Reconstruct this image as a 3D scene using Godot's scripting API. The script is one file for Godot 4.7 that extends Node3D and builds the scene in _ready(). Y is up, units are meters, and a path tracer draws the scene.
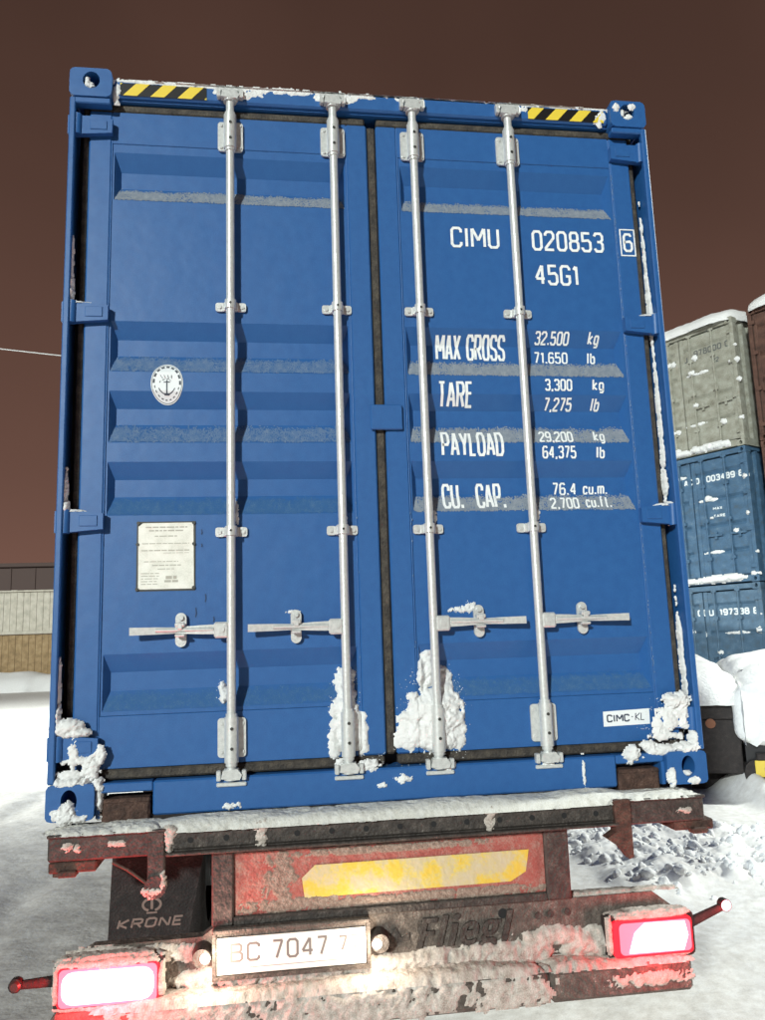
extends Node3D

var org := {}          # node -> origin of its frame inside its thing
var used := {}         # top-level names already taken
var M := {}            # materials
var rng := RandomNumberGenerator.new()

# ------------------------------------------------------------------ helpers
func st0() -> SurfaceTool:
	var st := SurfaceTool.new()
	st.begin(Mesh.PRIMITIVE_TRIANGLES)
	st.set_smooth_group(-1)
	return st

func tri(st, a, b, c):                       # counter-clockwise seen from outside
	st.add_vertex(a); st.add_vertex(c); st.add_vertex(b)

func quad(st, a, b, c, d):
	tri(st, a, b, c); tri(st, a, c, d)

func mesh_of(st, c: Vector3) -> ArrayMesh:
	st.generate_normals()
	var arr = st.commit_to_arrays()
	var vs: PackedVector3Array = arr[Mesh.ARRAY_VERTEX]
	for i in vs.size(): vs[i] -= c
	arr[Mesh.ARRAY_VERTEX] = vs
	var m := ArrayMesh.new()
	m.add_surface_from_arrays(Mesh.PRIMITIVE_TRIANGLES, arr)
	return m

func obj(called: String, st, mat, parent = null, label := "") -> MeshInstance3D:
	st.generate_normals()
	var arr = st.commit_to_arrays()
	var vs: PackedVector3Array = arr[Mesh.ARRAY_VERTEX]
	var lo := Vector3(1e9, 1e9, 1e9)
	var hi := -lo
	for v in vs:
		lo = lo.min(v); hi = hi.max(v)
	var c := Vector3((lo.x + hi.x) * .5, lo.y, (lo.z + hi.z) * .5)
	for i in vs.size(): vs[i] -= c
	arr[Mesh.ARRAY_VERTEX] = vs
	var m := ArrayMesh.new()
	m.add_surface_from_arrays(Mesh.PRIMITIVE_TRIANGLES, arr)
	var o := MeshInstance3D.new()
	o.mesh = m
	o.material_override = mat
	if parent == null:
		o.name = numbered(called); add_child(o); o.position = c
	else:
		o.name = called; parent.add_child(o, true)
		o.position = c - org.get(parent, Vector3.ZERO)
	org[o] = c
	if label != "": o.set_meta("label", label)
	return o

func numbered(called: String) -> String:
	if not used.has(called):
		used[called] = 0
		return called
	used[called] += 1
	return "%s_%03d" % [called, used[called]]

func thing(called: String, label: String, category: String, at: Vector3, turn := 0.0, group := "") -> Node3D:
	var o := Node3D.new()
	o.name = numbered(called)
	add_child(o)
	o.position = at
	o.rotation.y = turn
	tag(o, label, category, group)
	return o

func tag(o, label: String, category: String, group := ""):
	o.set_meta("label", label)
	o.set_meta("category", category)
	if group != "": o.set_meta("group", group)

func V(x, y, z) -> Vector3: return Vector3(x, y, z)

func box(st, a: Vector3, b: Vector3, bev := 0.0):
	var lo := a.min(b)
	var hi := a.max(b)
	st.set_smooth_group(-1)
	if bev <= 0.0:
		var p = []
		for i in 8: p.append(V(hi.x if i & 1 else lo.x, hi.y if i & 2 else lo.y, hi.z if i & 4 else lo.z))
		quad(st, p[4], p[5], p[7], p[6]); quad(st, p[1], p[0], p[2], p[3])
		quad(st, p[5], p[1], p[3], p[7]); quad(st, p[0], p[4], p[6], p[2])
		quad(st, p[6], p[7], p[3], p[2]); quad(st, p[0], p[1], p[5], p[4])
		return
	var c := (lo + hi) * .5
	var h := (hi - lo) * .5
	bev = min(bev, min(h.x, min(h.y, h.z)) * .9)
	# corner s -> three points, one on each face
	var f := func(sx, sy, sz, ax):
		var e := Vector3(h.x - (0.0 if ax == 0 else bev), h.y - (0.0 if ax == 1 else bev), h.z - (0.0 if ax == 2 else bev))
		return c + Vector3(sx * e.x, sy * e.y, sz * e.z)
	for ax in 3:
		for s in [-1, 1]:
			var q = []
			for t in [[-1, -1], [1, -1], [1, 1], [-1, 1]]:
				var sg = [0, 0, 0]
				sg[ax] = s; sg[(ax + 1) % 3] = t[0]; sg[(ax + 2) % 3] = t[1]
				q.append(f.call(sg[0], sg[1], sg[2], ax))
			if s > 0: quad(st, q[0], q[1], q[2], q[3])
			else: quad(st, q[3], q[2], q[1], q[0])
	for ax in 3:
		var a1 := (ax + 1) % 3
		var a2 := (ax + 2) % 3
		for s1 in [-1, 1]:
			for s2 in [-1, 1]:
				var sg = [0, 0, 0]
				sg[a1] = s1; sg[a2] = s2
				sg[ax] = -1
				var p0 = f.call(sg[0], sg[1], sg[2], a1)
				var p1 = f.call(sg[0], sg[1], sg[2], a2)
				sg[ax] = 1
				var p2 = f.call(sg[0], sg[1], sg[2], a2)
				var p3 = f.call(sg[0], sg[1], sg[2], a1)
				if s1 * s2 > 0: quad(st, p0, p3, p2, p1)
				else: quad(st, p0, p1, p2, p3)
	for sx in [-1, 1]:
		for sy in [-1, 1]:
			for sz in [-1, 1]:
				var a0 = f.call(sx, sy, sz, 0)
				var b0 = f.call(sx, sy, sz, 1)
				var c0 = f.call(sx, sy, sz, 2)
				if sx * sy * sz > 0: tri(st, a0, b0, c0)
				else: tri(st, a0, c0, b0)

func cyl(st, p0: Vector3, p1: Vector3, r: float, n := 16, r1 := -1.0):
	if r1 < 0: r1 = r
	var d := (p1 - p0).normalized()
	var u := d.cross(Vector3.UP if abs(d.y) < .9 else Vector3.RIGHT).normalized()
	var w := d.cross(u)
	st.set_smooth_group(0)
	for i in n:
		var a := TAU * i / n
		var b := TAU * (i + 1) / n
		var ca := u * cos(a) + w * sin(a)
		var cb := u * cos(b) + w * sin(b)
		quad(st, p0 + ca * r, p0 + cb * r, p1 + cb * r1, p1 + ca * r1)
	st.set_smooth_group(-1)
	for i in n:
		var a := TAU * i / n
		var b := TAU * (i + 1) / n
		var ca := u * cos(a) + w * sin(a)
		var cb := u * cos(b) + w * sin(b)
		tri(st, p0, p0 + cb * r, p0 + ca * r)
		tri(st, p1, p1 + ca * r1, p1 + cb * r1)

func tube(st, pts: Array, r: float, n := 8):
	for i in pts.size() - 1: cyl(st, pts[i], pts[i + 1], r, n)

# polygon (counter-clockwise, plane u/v) extruded by depth along -n; n = u x v
func prism(st, poly: Array, o: Vector3, u: Vector3, v: Vector3, depth: float):
	var nrm := u.cross(v).normalized()
	var pk := PackedVector2Array(poly)
	var ids := Geometry2D.triangulate_polygon(pk)
	st.set_smooth_group(-1)
	for i in range(0, ids.size(), 3):
		var a := pk[ids[i]]
		var b := pk[ids[i + 1]]
		var c := pk[ids[i + 2]]
		if (b - a).cross(c - a) < 0:
			var t := b
			b = c; c = t
		var A := o + u * a.x + v * a.y
		var B := o + u * b.x + v * b.y
		var C := o + u * c.x + v * c.y
		tri(st, A, B, C)
		tri(st, A - nrm * depth, C - nrm * depth, B - nrm * depth)
	for i in pk.size():
		var a := pk[i]
		var b := pk[(i + 1) % pk.size()]
		var A := o + u * a.x + v * a.y
		var B := o + u * b.x + v * b.y
		quad(st, A - nrm * depth, B - nrm * depth, B, A)

# block seen from +z with an oval hole: rounded outline, hole goes back hd and is closed there
func holed(st, cx, cy, w, h, cr, hx, hy, rx, ry, z0, depth, hd):
	var n := 48
	var outer = []
	var inner = []
	for i in n:
		var a := TAU * i / n
		var dx := cos(a)
		var dy := sin(a)
		# ray to a rounded box, by marching
		var lo := 0.0
		var hi := 1.0
		for k in 22:
			var m := (lo + hi) * .5
			var px: float = abs(dx * m) - (w * .5 - cr)
			var py: float = abs(dy * m) - (h * .5 - cr)
			var dd: float = Vector2(max(px, 0.0), max(py, 0.0)).length() + min(max(px, py), 0.0) - cr
			if dd < 0: lo = m
			else: hi = m
		outer.append(V(cx + dx * lo, cy + dy * lo, z0))
		inner.append(V(hx + dx * rx, hy + dy * ry, z0))
	var bk := V(0, 0, -depth)
	var hb := V(0, 0, -hd)
	for i in n:
		var j := (i + 1) % n
		st.set_smooth_group(-1)
		quad(st, inner[i], outer[i], outer[j], inner[j])
		quad(st, outer[i], outer[i] + bk, outer[j] + bk, outer[j])
		tri(st, V(cx, cy, z0 - depth), outer[j] + bk, outer[i] + bk)
		st.set_smooth_group(1)
		quad(st, inner[i] + hb, inner[i], inner[j], inner[j] + hb)
		st.set_smooth_group(-1)
		tri(st, V(hx, hy, z0 - hd), inner[i] + hb, inner[j] + hb)

# ------------------------------------------------------------------ snow
# heightfield patch on the plane o + u*a + v*b, raised along n. blobs: [a, b, ra, rb, height, exponent]
func snow_st(o: Vector3, u: Vector3, v: Vector3, n: Vector3, blobs: Array, cell: float, rough := .35, freq := 14.0, sd := 1, base = null, fe := .75) -> SurfaceTool:
	var ns := FastNoiseLite.new()
	ns.seed = sd
	ns.frequency = freq
	ns.fractal_octaves = 3
	var lo := Vector2(1e9, 1e9)
	var hi := -lo
	for b in blobs:
		lo = lo.min(Vector2(b[0] - b[2] * 1.35, b[1] - b[3] * 1.35))
		hi = hi.max(Vector2(b[0] + b[2] * 1.35, b[1] + b[3] * 1.35))
	var nx := int(ceil((hi.x - lo.x) / cell)) + 1
	var ny := int(ceil((hi.y - lo.y) / cell)) + 1
	var H := PackedFloat32Array()
	H.resize(nx * ny)
	var P := PackedVector3Array()
	P.resize(nx * ny)
	for j in ny:
		for i in nx:
			var a := lo.x + i * cell
			var b := lo.y + j * cell
			var nz := ns.get_noise_2d(a, b)
			var nf := ns.get_noise_2d(a * 3.1 + 7.0, b * 3.1)
			var h := -.0035
			for q in blobs:
				var e: float = q[5]
				var d: float = pow(abs(a - q[0]) / q[2], e) + pow(abs(b - q[1]) / q[3], e) + (nz * 1.3 + nf * .7) * rough * 2.0
				if d < 1.0:
					h = max(h, q[4] * pow(clamp(1.0 - d, 0.0, 1.0), fe) * (.85 + nz * .3 + nf * .1))
			H[j * nx + i] = h
			var off := Vector3.ZERO
			if base != null: off = n * base.call(a, b)
			P[j * nx + i] = o + u * a + v * b + n * h + off
	var st := st0()
	st.set_smooth_group(0)
	var any := false
	for j in ny - 1:
		for i in nx - 1:
			var k := j * nx + i
			if max(max(H[k], H[k + 1]), max(H[k + nx], H[k + nx + 1])) <= 0.0: continue
			quad(st, P[k], P[k + 1], P[k + nx + 1], P[k + nx])
			any = true
	if not any: tri(st, o, o + u * .001, o + v * .001)
	return st

# rounded blanket of snow with a clean, slightly wavy outline (superellipse ru x rv)
func cap_st(o: Vector3, u: Vector3, v: Vector3, n: Vector3, ru: float, rv: float, e: float, h: float, sd: int, wav := .03, bumps := .12, freq := 1.2, droop := .05, mounds := [], sharp := 9.0) -> SurfaceTool:
	var ns := FastNoiseLite.new()
	ns.seed = sd; ns.frequency = freq; ns.fractal_octaves = 4
	var na := 220
	var nr := 34
	var P := PackedVector3Array()
	for j in nr + 2:
		var f: float = 1.0 - pow(1.0 - min(j, nr) / float(nr), 1.6)
		for i in na:
			var a := TAU * i / na
			var c := cos(a)
			var d := sin(a)
			var r := pow(pow(abs(c) / ru, e) + pow(abs(d) / rv, e), -1.0 / e)
			var x := c * r * f
			var y := d * r * f
			var ed := 1.0 + (ns.get_noise_2d(c * r * 1.2, d * r * 1.2)) * wav
			x *= lerp(1.0, ed, f * f); y *= lerp(1.0, ed, f * f)
			var top := h * (1.0 + ns.get_noise_2d(x, y) * bumps * 2.0)
			for m in mounds:
				top += m[4] * exp(-pow((x - m[0]) / m[2], 2.0) - pow((y - m[1]) / m[3], 2.0))
			var z := top * pow(max(0.0, 1.0 - pow(f, sharp)), .5)
			if j > nr: z = -droop * (.6 + .8 * abs(ns.get_noise_2d(x * 3.0, y * 3.0)))
			P.append(o + u * x + v * y + n * z)
	var st := st0()
	st.set_smooth_group(0)
	for j in nr + 1:
		for i in na:
			var k := j * na + i
			var l := j * na + (i + 1) % na
			if j == 0: tri(st, P[k], P[k + na], P[l + na])
			else: quad(st, P[k], P[k + na], P[l + na], P[l])
	return st

# ------------------------------------------------------------------ lettering (stroke alphabet)
var G := {
	"C": [.62, [[1,.76, 1,.9, .8,1, .2,1, 0,.88, 0,.12, .2,0, .8,0, 1,.1, 1,.24]]],
	"I": [.12, [[.5,0, .5,1]]],
	"M": [.84, [[0,0, 0,1], [.04,1, .5,.35], [.5,.35, .96,1], [1,1, 1,0]]],
	"U": [.62, [[0,1, 0,.12, .2,0, .8,0, 1,.12, 1,1]]],
	"0": [.6, [[0,.5, 0,.86, .22,1, .78,1, 1,.86, 1,.14, .78,0, .22,0, 0,.14, 0,.5]]],
	"1": [.3, [[0,.82, .6,1], [.7,1, .7,0]]],
	"2": [.6, [[0,.78, 0,.88, .22,1, .78,1, 1,.86, 1,.66, 0,.1, 0,.0, 1,.0]]],
	"3": [.6, [[0,.84, .2,1, .8,1, 1,.87, 1,.66, .78,.53, .35,.53], [.78,.53, 1,.4, 1,.13, .8,0, .2,0, 0,.16]]],
	"4": [.62, [[.75,0, .75,1], [.7,1, 0,.3], [0,.28, 1,.28]]],
	"5": [.6, [[.95,1, .05,1, .05,.56, .75,.6, 1,.47, 1,.13, .8,0, .2,0, 0,.13, 0,.2]]],
	"6": [.6, [[.95,.86, .78,1, .22,1, 0,.85, 0,.14, .22,0, .78,0, 1,.14, 1,.45, .78,.57, .05,.52]]],
	"7": [.58, [[0,1, 1,1], [.95,1, .35,0]]],
	"8": [.6, [[.5,.53, .2,.53, .05,.65, .05,.88, .22,1, .78,1, .95,.88, .95,.65, .8,.53, .5,.53], [.5,.53, .2,.53, 0,.4, 0,.13, .22,0, .78,0, 1,.13, 1,.4, .8,.53, .5,.53]]],
	"9": [.6, [[.05,.14, .22,0, .78,0, 1,.15, 1,.86, .78,1, .22,1, 0,.86, 0,.55, .22,.43, .95,.48]]],
	"G": [.62, [[1,.78, 1,.88, .8,1, .2,1, 0,.88, 0,.12, .2,0, .8,0, 1,.12, 1,.45, .55,.45]]],
	"A": [.66, [[0,0, .46,1], [.54,1, 1,0], [.2,.28, .8,.28]]],
	"X": [.62, [[0,0, 1,1], [0,1, 1,0]]],
	"R": [.62, [[0,0, 0,1, .8,1, 1,.87, 1,.62, .8,.48, 0,.48], [.5,.48, 1,0]]],
	"O": [.62, [[0,.5, 0,.86, .22,1, .78,1, 1,.86, 1,.14, .78,0, .22,0, 0,.14, 0,.5]]],
	"S": [.6, [[1,.8, 1,.88, .8,1, .2,1, 0,.88, 0,.66, .2,.54, .8,.46, 1,.35, 1,.12, .8,0, .2,0, 0,.12, 0,.22]]],
	"T": [.56, [[0,1, 1,1], [.5,1, .5,0]]],
	"E": [.52, [[1,1, 0,1, 0,0, 1,0], [0,.52, .85,.52]]],
	"P": [.6, [[0,0, 0,1, .8,1, 1,.87, 1,.58, .8,.45, 0,.45]]],
	"B": [.6, [[0,.53, 0,1, .75,1, .93,.9, .93,.65, .75,.53, 0,.53], [0,.53, 0,0, .8,0, 1,.12, 1,.4, .75,.53]]],
	"Y": [.62, [[0,1, .5,.45], [1,1, .5,.45], [.5,.5, .5,0]]],
	"L": [.5, [[0,1, 0,0, 1,0]]],
	"D": [.6, [[0,0, 0,1, .75,1, 1,.84, 1,.16, .75,0, 0,0]]],
	"K": [.6, [[0,0, 0,1], [1,1, .05,.45, 1,0]]],
	"N": [.62, [[0,0, 0,1], [.05,1, .95,0], [1,0, 1,1]]],
	"F": [.5, [[1,1, 0,1, 0,0], [0,.52, .8,.52]]],
	"H": [.6, [[0,0, 0,1], [1,0, 1,1], [0,.52, 1,.52]]],
	"k": [.44, [[0,0, 0,1], [.9,.66, .05,.3, 1,0]]],
	"g": [.44, [[1,.1, .8,0, .2,0, 0,.1, 0,.55, .2,.66, .8,.66, 1,.55, 1,-.15, .8,-.26, .1,-.26]]],
	"l": [.12, [[.5,0, .5,1]]],
	"b": [.44, [[0,1, 0,.1, .2,0, .8,0, 1,.1, 1,.55, .8,.66, .05,.6]]],
	"c": [.42, [[1,.5, .8,.66, .2,.66, 0,.55, 0,.1, .2,0, .8,0, 1,.15]]],
	"u": [.44, [[0,.66, 0,.1, .2,0, .8,0, 1,.1, 1,.66]]],
	"m": [.7, [[0,0, 0,.64, .4,.66, .5,.55, .5,0], [.5,.55, .6,.66, .9,.66, 1,.55, 1,0]]],
	"f": [.36, [[.9,1, .5,1, .35,.88, .35,0], [0,.66, .85,.66]]],
	"t": [.36, [[.4,.95, .4,.1, .55,0, .9,0], [0,.66, .85,.66]]],
	".": [.1, [[.5,-.04, .5,.12]]],
	",": [.1, [[.6,.1, .3,-.14]]],
	"-": [.3, [[0,.5, 1,.5]]],
}

func ribbon(st, pts: Array, t: float, map: Callable, lift: float):
	# pts: Vector2 list; map(x, y, lift) -> Vector3
	var fine = [pts[0]]
	for i in pts.size() - 1:
		var a: Vector2 = pts[i]
		var b: Vector2 = pts[i + 1]
		var k := int(max(1, ceil(a.distance_to(b) / .006)))
		for s in range(1, k + 1): fine.append(a.lerp(b, float(s) / k))
	var L = []
	var R = []
	var cnt: int = fine.size()
	var closed: bool = pts[0].distance_to(pts[-1]) < 1e-5
	for i in cnt:
		var p: Vector2 = fine[i]
		var d0: Vector2
		var d1: Vector2
		if i > 0: d0 = (p - fine[i - 1]).normalized()
		elif closed: d0 = (p - fine[cnt - 2]).normalized()
		if i < cnt - 1: d1 = (fine[i + 1] - p).normalized()
		elif closed: d1 = (fine[1] - p).normalized()
		if d0 == Vector2.ZERO: d0 = d1
		if d1 == Vector2.ZERO: d1 = d0
		var m := (d0 + d1)
		if m.length() < .1: m = d0
		m = m.normalized()
		var nn := Vector2(-m.y, m.x)
		var k: float = min(1.3, 1.0 / max(.3, nn.dot(Vector2(-d0.y, d0.x))))
		L.append(p + nn * t * .5 * k)
		R.append(p - nn * t * .5 * k)
	st.set_smooth_group(-1)
	for i in cnt - 1:
		quad(st, map.call(R[i].x, R[i].y, lift), map.call(R[i + 1].x, R[i + 1].y, lift), map.call(L[i + 1].x, L[i + 1].y, lift), map.call(L[i].x, L[i].y, lift))

# text fitted into [x0, x1] with cap height h on the baseline y
func text_st(s: String, x0: float, x1: float, y: float, h: float, t: float, map: Callable, slant := 0.0, gap := .32) -> SurfaceTool:
	var total := 0.0
	for ch in s:
		total += (.4 if ch == " " else G[ch][0]) + gap
	total -= gap
	var sx := (x1 - x0 - t) / (total * h)
	var st := st0()
	var cx := x0 + t * .5
	for ch in s:
		if ch == " ":
			cx += (.4 + gap) * h * sx
			continue
		var g = G[ch]
		var w: float = g[0] * h * sx
		var li := 0
		for pl in g[1]:
			var pts = []
			for i in range(0, pl.size(), 2):
				var py: float = pl[i + 1] * (h - t) + t * .5
				pts.append(Vector2(cx + pl[i] * w + py * slant, y + py))
			ribbon(st, pts, t, map, li * .0004)
			li += 1
		cx += w + gap * h * sx
	return st

# ------------------------------------------------------------------ materials
func mix_tex(sd: int, f1: float, f2: float, cols: Array, size := 512, w := .5, sx := 1.0, gain := 1.0) -> ImageTexture:
	# two noises mixed and run through a colour ramp (sRGB colours)
	var a := FastNoiseLite.new()
	a.seed = sd; a.frequency = f1; a.fractal_octaves = 5
	var b := FastNoiseLite.new()
	b.seed = sd + 9; b.frequency = f2; b.fractal_octaves = 3
	var ia := a.get_seamless_image(size, size)
	var ib := b.get_seamless_image(size, size)
	if sx != 1.0:
		ib.resize(size, int(size / sx)); ib = ib.get_region(Rect2i(0, 0, size, int(size / sx)))
		ib.resize(size, size)
	var g := Gradient.new()
	g.offsets = PackedFloat32Array(); g.colors = PackedColorArray()
	var offs := PackedFloat32Array()
	var cl := PackedColorArray()
	for c in cols:
		offs.append(c[0]); cl.append(c[1])
	g.offsets = offs; g.colors = cl
	var da := ia.get_data()
	var db := ib.get_data()
	var out := PackedByteArray()
	out.resize(size * size * 3)
	var lut = []
	for i in 256: lut.append(g.sample(i / 255.0))
	for i in size * size:
		var v := (da[i] * (1.0 - w) + db[i] * w - 127.5) * gain + 127.5
		var c: Color = lut[int(clamp(v, 0.0, 255.0))]
		out[i * 3] = int(c.r * 255); out[i * 3 + 1] = int(c.g * 255); out[i * 3 + 2] = int(c.b * 255)
	var im := Image.create_from_data(size, size, false, Image.FORMAT_RGB8, out)
	im.generate_mipmaps()
	return ImageTexture.create_from_image(im)

func bump_tex(sd: int, f: float, strength: float, size := 512, oct := 5) -> ImageTexture:
	var a := FastNoiseLite.new()
	a.seed = sd; a.frequency = f; a.fractal_octaves = oct
	var im := a.get_seamless_image(size, size)
	im.convert(Image.FORMAT_RGBA8)
	im.bump_map_to_normal_map(strength)
	im.generate_mipmaps()
	return ImageTexture.create_from_image(im)

func mat(called: String, col: Color, rough: float, metal := 0.0, tex = null, scale := 1.0, nrm = null, nscale := 1.0) -> StandardMaterial3D:
	var m := StandardMaterial3D.new()
	m.albedo_color = col
	m.roughness = rough
	m.metallic = metal
	if tex != null:
		m.albedo_texture = tex
	if nrm != null:
		m.normal_enabled = true
		m.normal_texture = nrm
		m.normal_scale = nscale
	if tex != null or nrm != null:
		m.uv1_triplanar = true
		m.uv1_world_triplanar = true
		m.uv1_scale = Vector3(scale, scale, scale)
	M[called] = m
	return m

func c8(r, g, b) -> Color: return Color(r / 255.0, g / 255.0, b / 255.0)

func make_materials():
	var wav := bump_tex(3, .012, 5.0, 512, 3)
	var fine := bump_tex(5, .08, 6.0, 512, 4)
	var paint := mix_tex(11, .02, .2, [[.0, c8(32, 80, 138)], [.4, c8(37, 89, 149)], [.6, c8(39, 92, 152)], [1.0, c8(48, 101, 160)]], 1024, .7, 1.0, 1.3)
	mat("blue", Color.WHITE, .45, 0.0, paint, 1.1, wav, .07)
	mat("blue_panel", Color.WHITE, .45, 0.0, paint, .9, wav, .09)
	mat("frost", Color.WHITE, .9, 0.0, mix_tex(21, .03, .22, [[.1, c8(112, 124, 140)], [.5, c8(137, 146, 157)], [.9, c8(162, 168, 175)]], 512, .6, 1.0, 1.6), 2.0)
	mat("frost_mid", Color.WHITE, .9, 0.0, mix_tex(22, .03, .22, [[.1, c8(64, 104, 154)], [.5, c8(90, 118, 156)], [.9, c8(122, 140, 164)]], 512, .6, 1.0, 1.8), 2.0)
	mat("frost_thin", Color.WHITE, .85, 0.0, mix_tex(23, .03, .22, [[.1, c8(42, 92, 148)], [.5, c8(54, 100, 150)], [.9, c8(82, 116, 152)]], 512, .6, 1.0, 1.8), 2.0)
	mat("galv", Color.WHITE, .34, .35, mix_tex(31, .05, .25, [[.0, c8(196, 198, 196)], [.5, c8(216, 218, 216)], [1.0, c8(230, 231, 228)]], 512, .4, 1.0, 1.2), 2.0, fine, .08)
	mat("steel_dark", c8(70, 70, 68), .5, .6)
	mat("hole", c8(22, 22, 24), .8)
	mat("gasket", Color.WHITE, .75, 0.0, mix_tex(35, .02, .15, [[.0, c8(40, 36, 33)], [.5, c8(62, 56, 50)], [1.0, c8(92, 84, 72)]], 512, .4, 1.0, 1.6), 1.6, fine, .4)
	mat("black_gap", c8(14, 14, 16), .7)
	mat("white_paint", Color.WHITE, .55, 0.0, mix_tex(37, .05, .3, [[.0, c8(205, 210, 214)], [.4, c8(236, 238, 238)], [1.0, c8(246, 246, 244)]], 256, .5, 1.0, 1.5), 3.0)
	mat("sticker", c8(232, 236, 238), .45)
	mat("sticker_ink", c8(60, 66, 84), .6)
	mat("emblem_ink", c8(70, 76, 86), .6)
	mat("placard", Color.WHITE, .5, .1, mix_tex(39, .02, .2, [[.0, c8(205, 203, 192)], [.5, c8(226, 224, 214)], [1.0, c8(236, 234, 226)]], 256, .4, 1.0, 1.4), 3.0)
	mat("placard_ink", c8(176, 172, 160), .6)
	mat("hazard_yellow", c8(232, 204, 70), .4)
	mat("hazard_black", c8(24, 24, 24), .4)
	var sn := bump_tex(41, .05, 9.0, 512, 5)
	mat("snow", Color.WHITE, .95, 0.0, mix_tex(43, .03, .2, [[.0, c8(208, 208, 207)], [.5, c8(224, 224, 223)], [1.0, c8(236, 236, 235)]], 512, .5), .9, sn, .45)
	mat("snow_dirty", Color.WHITE, .95, 0.0, mix_tex(45, .03, .22, [[.0, c8(120, 110, 102)], [.35, c8(162, 153, 144)], [.65, c8(190, 183, 175)], [1.0, c8(212, 207, 200)]], 512, .5, 1.0, 1.4), 1.4, sn, .35)
	mat("snow_ledge", Color.WHITE, .95, 0.0, mix_tex(46, .03, .22, [[.0, c8(176, 172, 162)], [.35, c8(204, 202, 194)], [.65, c8(220, 219, 213)], [1.0, c8(232, 231, 227)]], 512, .5, 1.0, 1.5), 1.4, sn, .35)
	var gm := mat("ground", Color.WHITE, .93, 0.0, mix_tex(47, .012, .12, [[.0, c8(206, 202, 197)], [.35, c8(226, 223, 219)], [.7, c8(243, 242, 240)], [1.0, c8(251, 251, 250)]], 1024, .45, 1.0, 1.2), .8, sn, .12)
	gm.vertex_color_use_as_albedo = true
	mat("rust", Color.WHITE, .8, 0.0, mix_tex(51, .025, .2, [[.0, c8(40, 28, 24)], [.4, c8(66, 46, 38)], [.7, c8(86, 62, 52)], [1.0, c8(112, 92, 80)]], 512, .4, 1.0, 1.3), 1.4, fine, .45)
	mat("chassis", Color.WHITE, .7, 0.0, mix_tex(53, .03, .2, [[.0, c8(40, 36, 34)], [.5, c8(58, 52, 48)], [.8, c8(80, 73, 68)], [1.0, c8(112, 104, 97)]], 512, .45, 1.0, 1.3), 1.3, fine, .4)
	mat("bumper", Color.WHITE, .75, 0.0, mix_tex(55, .03, .2, [[.0, c8(58, 52, 48)], [.45, c8(82, 74, 68)], [.75, c8(104, 95, 88)], [1.0, c8(146, 138, 130)]], 512, .45, 1.0, 1.3), 1.3, fine, .45)
	mat("rubber", Color.WHITE, .8, 0.0, mix_tex(57, .03, .2, [[.0, c8(26, 22, 22)], [.6, c8(40, 34, 33)], [1.0, c8(66, 58, 55)]], 256, .4, 1.0, 1.4), 2.0, fine, .6)
	mat("flap_print", c8(128, 108, 100), .8)
	mat("board_red", Color.WHITE, .5, 0.0, mix_tex(59, .03, .2, [[.0, c8(134, 66, 60)], [.4, c8(152, 80, 72)], [.6, c8(152, 102, 92)], [1.0, c8(164, 134, 122)]], 512, .5, 1.0, 1.3), 1.2, fine, .3)
	mat("board_yellow", Color.WHITE, .5, 0.0, mix_tex(61, .02, .2, [[.25, c8(208, 180, 70)], [.45, c8(200, 184, 108)], [.6, c8(190, 178, 136)], [1.0, c8(188, 178, 152)]], 512, .25, 1.0, 1.6), .7, fine, .12)
	mat("plate", c8(232, 230, 224), .5)
	mat("plate_ink", c8(122, 116, 112), .6)
	mat("paint_grey", Color.WHITE, .7, 0.0, mix_tex(63, .02, .15, [[.0, c8(98, 92, 78)], [.3, c8(136, 134, 121)], [.7, c8(156, 156, 144)], [1.0, c8(176, 176, 166)]], 512, .4, 1.0, 1.5), .5)
	mat("paint_blue", Color.WHITE, .65, 0.0, mix_tex(65, .02, .15, [[.0, c8(72, 78, 80)], [.25, c8(56, 86, 112)], [.7, c8(66, 100, 130)], [1.0, c8(104, 122, 136)]], 512, .4, 1.0, 1.6), .5)
	mat("paint_steel", Color.WHITE, .65, 0.0, mix_tex(67, .02, .15, [[.0, c8(74, 84, 92)], [.3, c8(70, 96, 118)], [.7, c8(78, 106, 130)], [1.0, c8(112, 130, 144)]], 512, .4, 1.0, 1.6), .5)
	mat("paint_brown", Color.WHITE, .75, 0.0, mix_tex(69, .02, .15, [[.0, c8(46, 32, 26)], [.4, c8(82, 56, 46)], [.8, c8(100, 70, 58)], [1.0, c8(120, 96, 84)]], 512, .4, 1.0, 1.5), .5)
	mat("grime", Color.WHITE, .9, 0.0, mix_tex(77, .04, .25, [[.0, c8(96, 78, 68)], [.5, c8(136, 118, 106)], [1.0, c8(176, 164, 152)]], 512, .55, 1.0, 1.6), 2.2, fine, .6)
	mat("faded_ink", c8(92, 94, 92), .7)
	mat("faded_white", c8(214, 220, 222), .7)
	mat("car_paint", c8(22, 22, 26), .3)
	mat("car_glass", c8(12, 14, 16), .1)
	mat("yellow_plate", c8(206, 180, 60), .5)
	mat("fence_white", Color.WHITE, .8, 0.0, mix_tex(71, .02, .2, [[.0, c8(150, 146, 134)], [.5, c8(186, 180, 166)], [1.0, c8(206, 202, 192)]], 256, .4), .5)
	mat("fence_wood", Color.WHITE, .85, 0.0, mix_tex(73, .02, .2, [[.0, c8(110, 92, 66)], [.5, c8(150, 126, 92)], [1.0, c8(176, 156, 122)]], 256, .4), .5)
	mat("wall_dark", c8(84, 70, 66), .9)
	mat("mast", c8(120, 122, 124), .5, .5)
	mat("cable", c8(190, 190, 190), .6)
	mat("lens_dark", c8(110, 12, 18), .25)
	mat("lens_unlit", c8(74, 44, 42), .35)
	mat("stain", c8(28, 58, 98), .6)
	mat("reflector", c8(120, 70, 40), .4)

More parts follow.
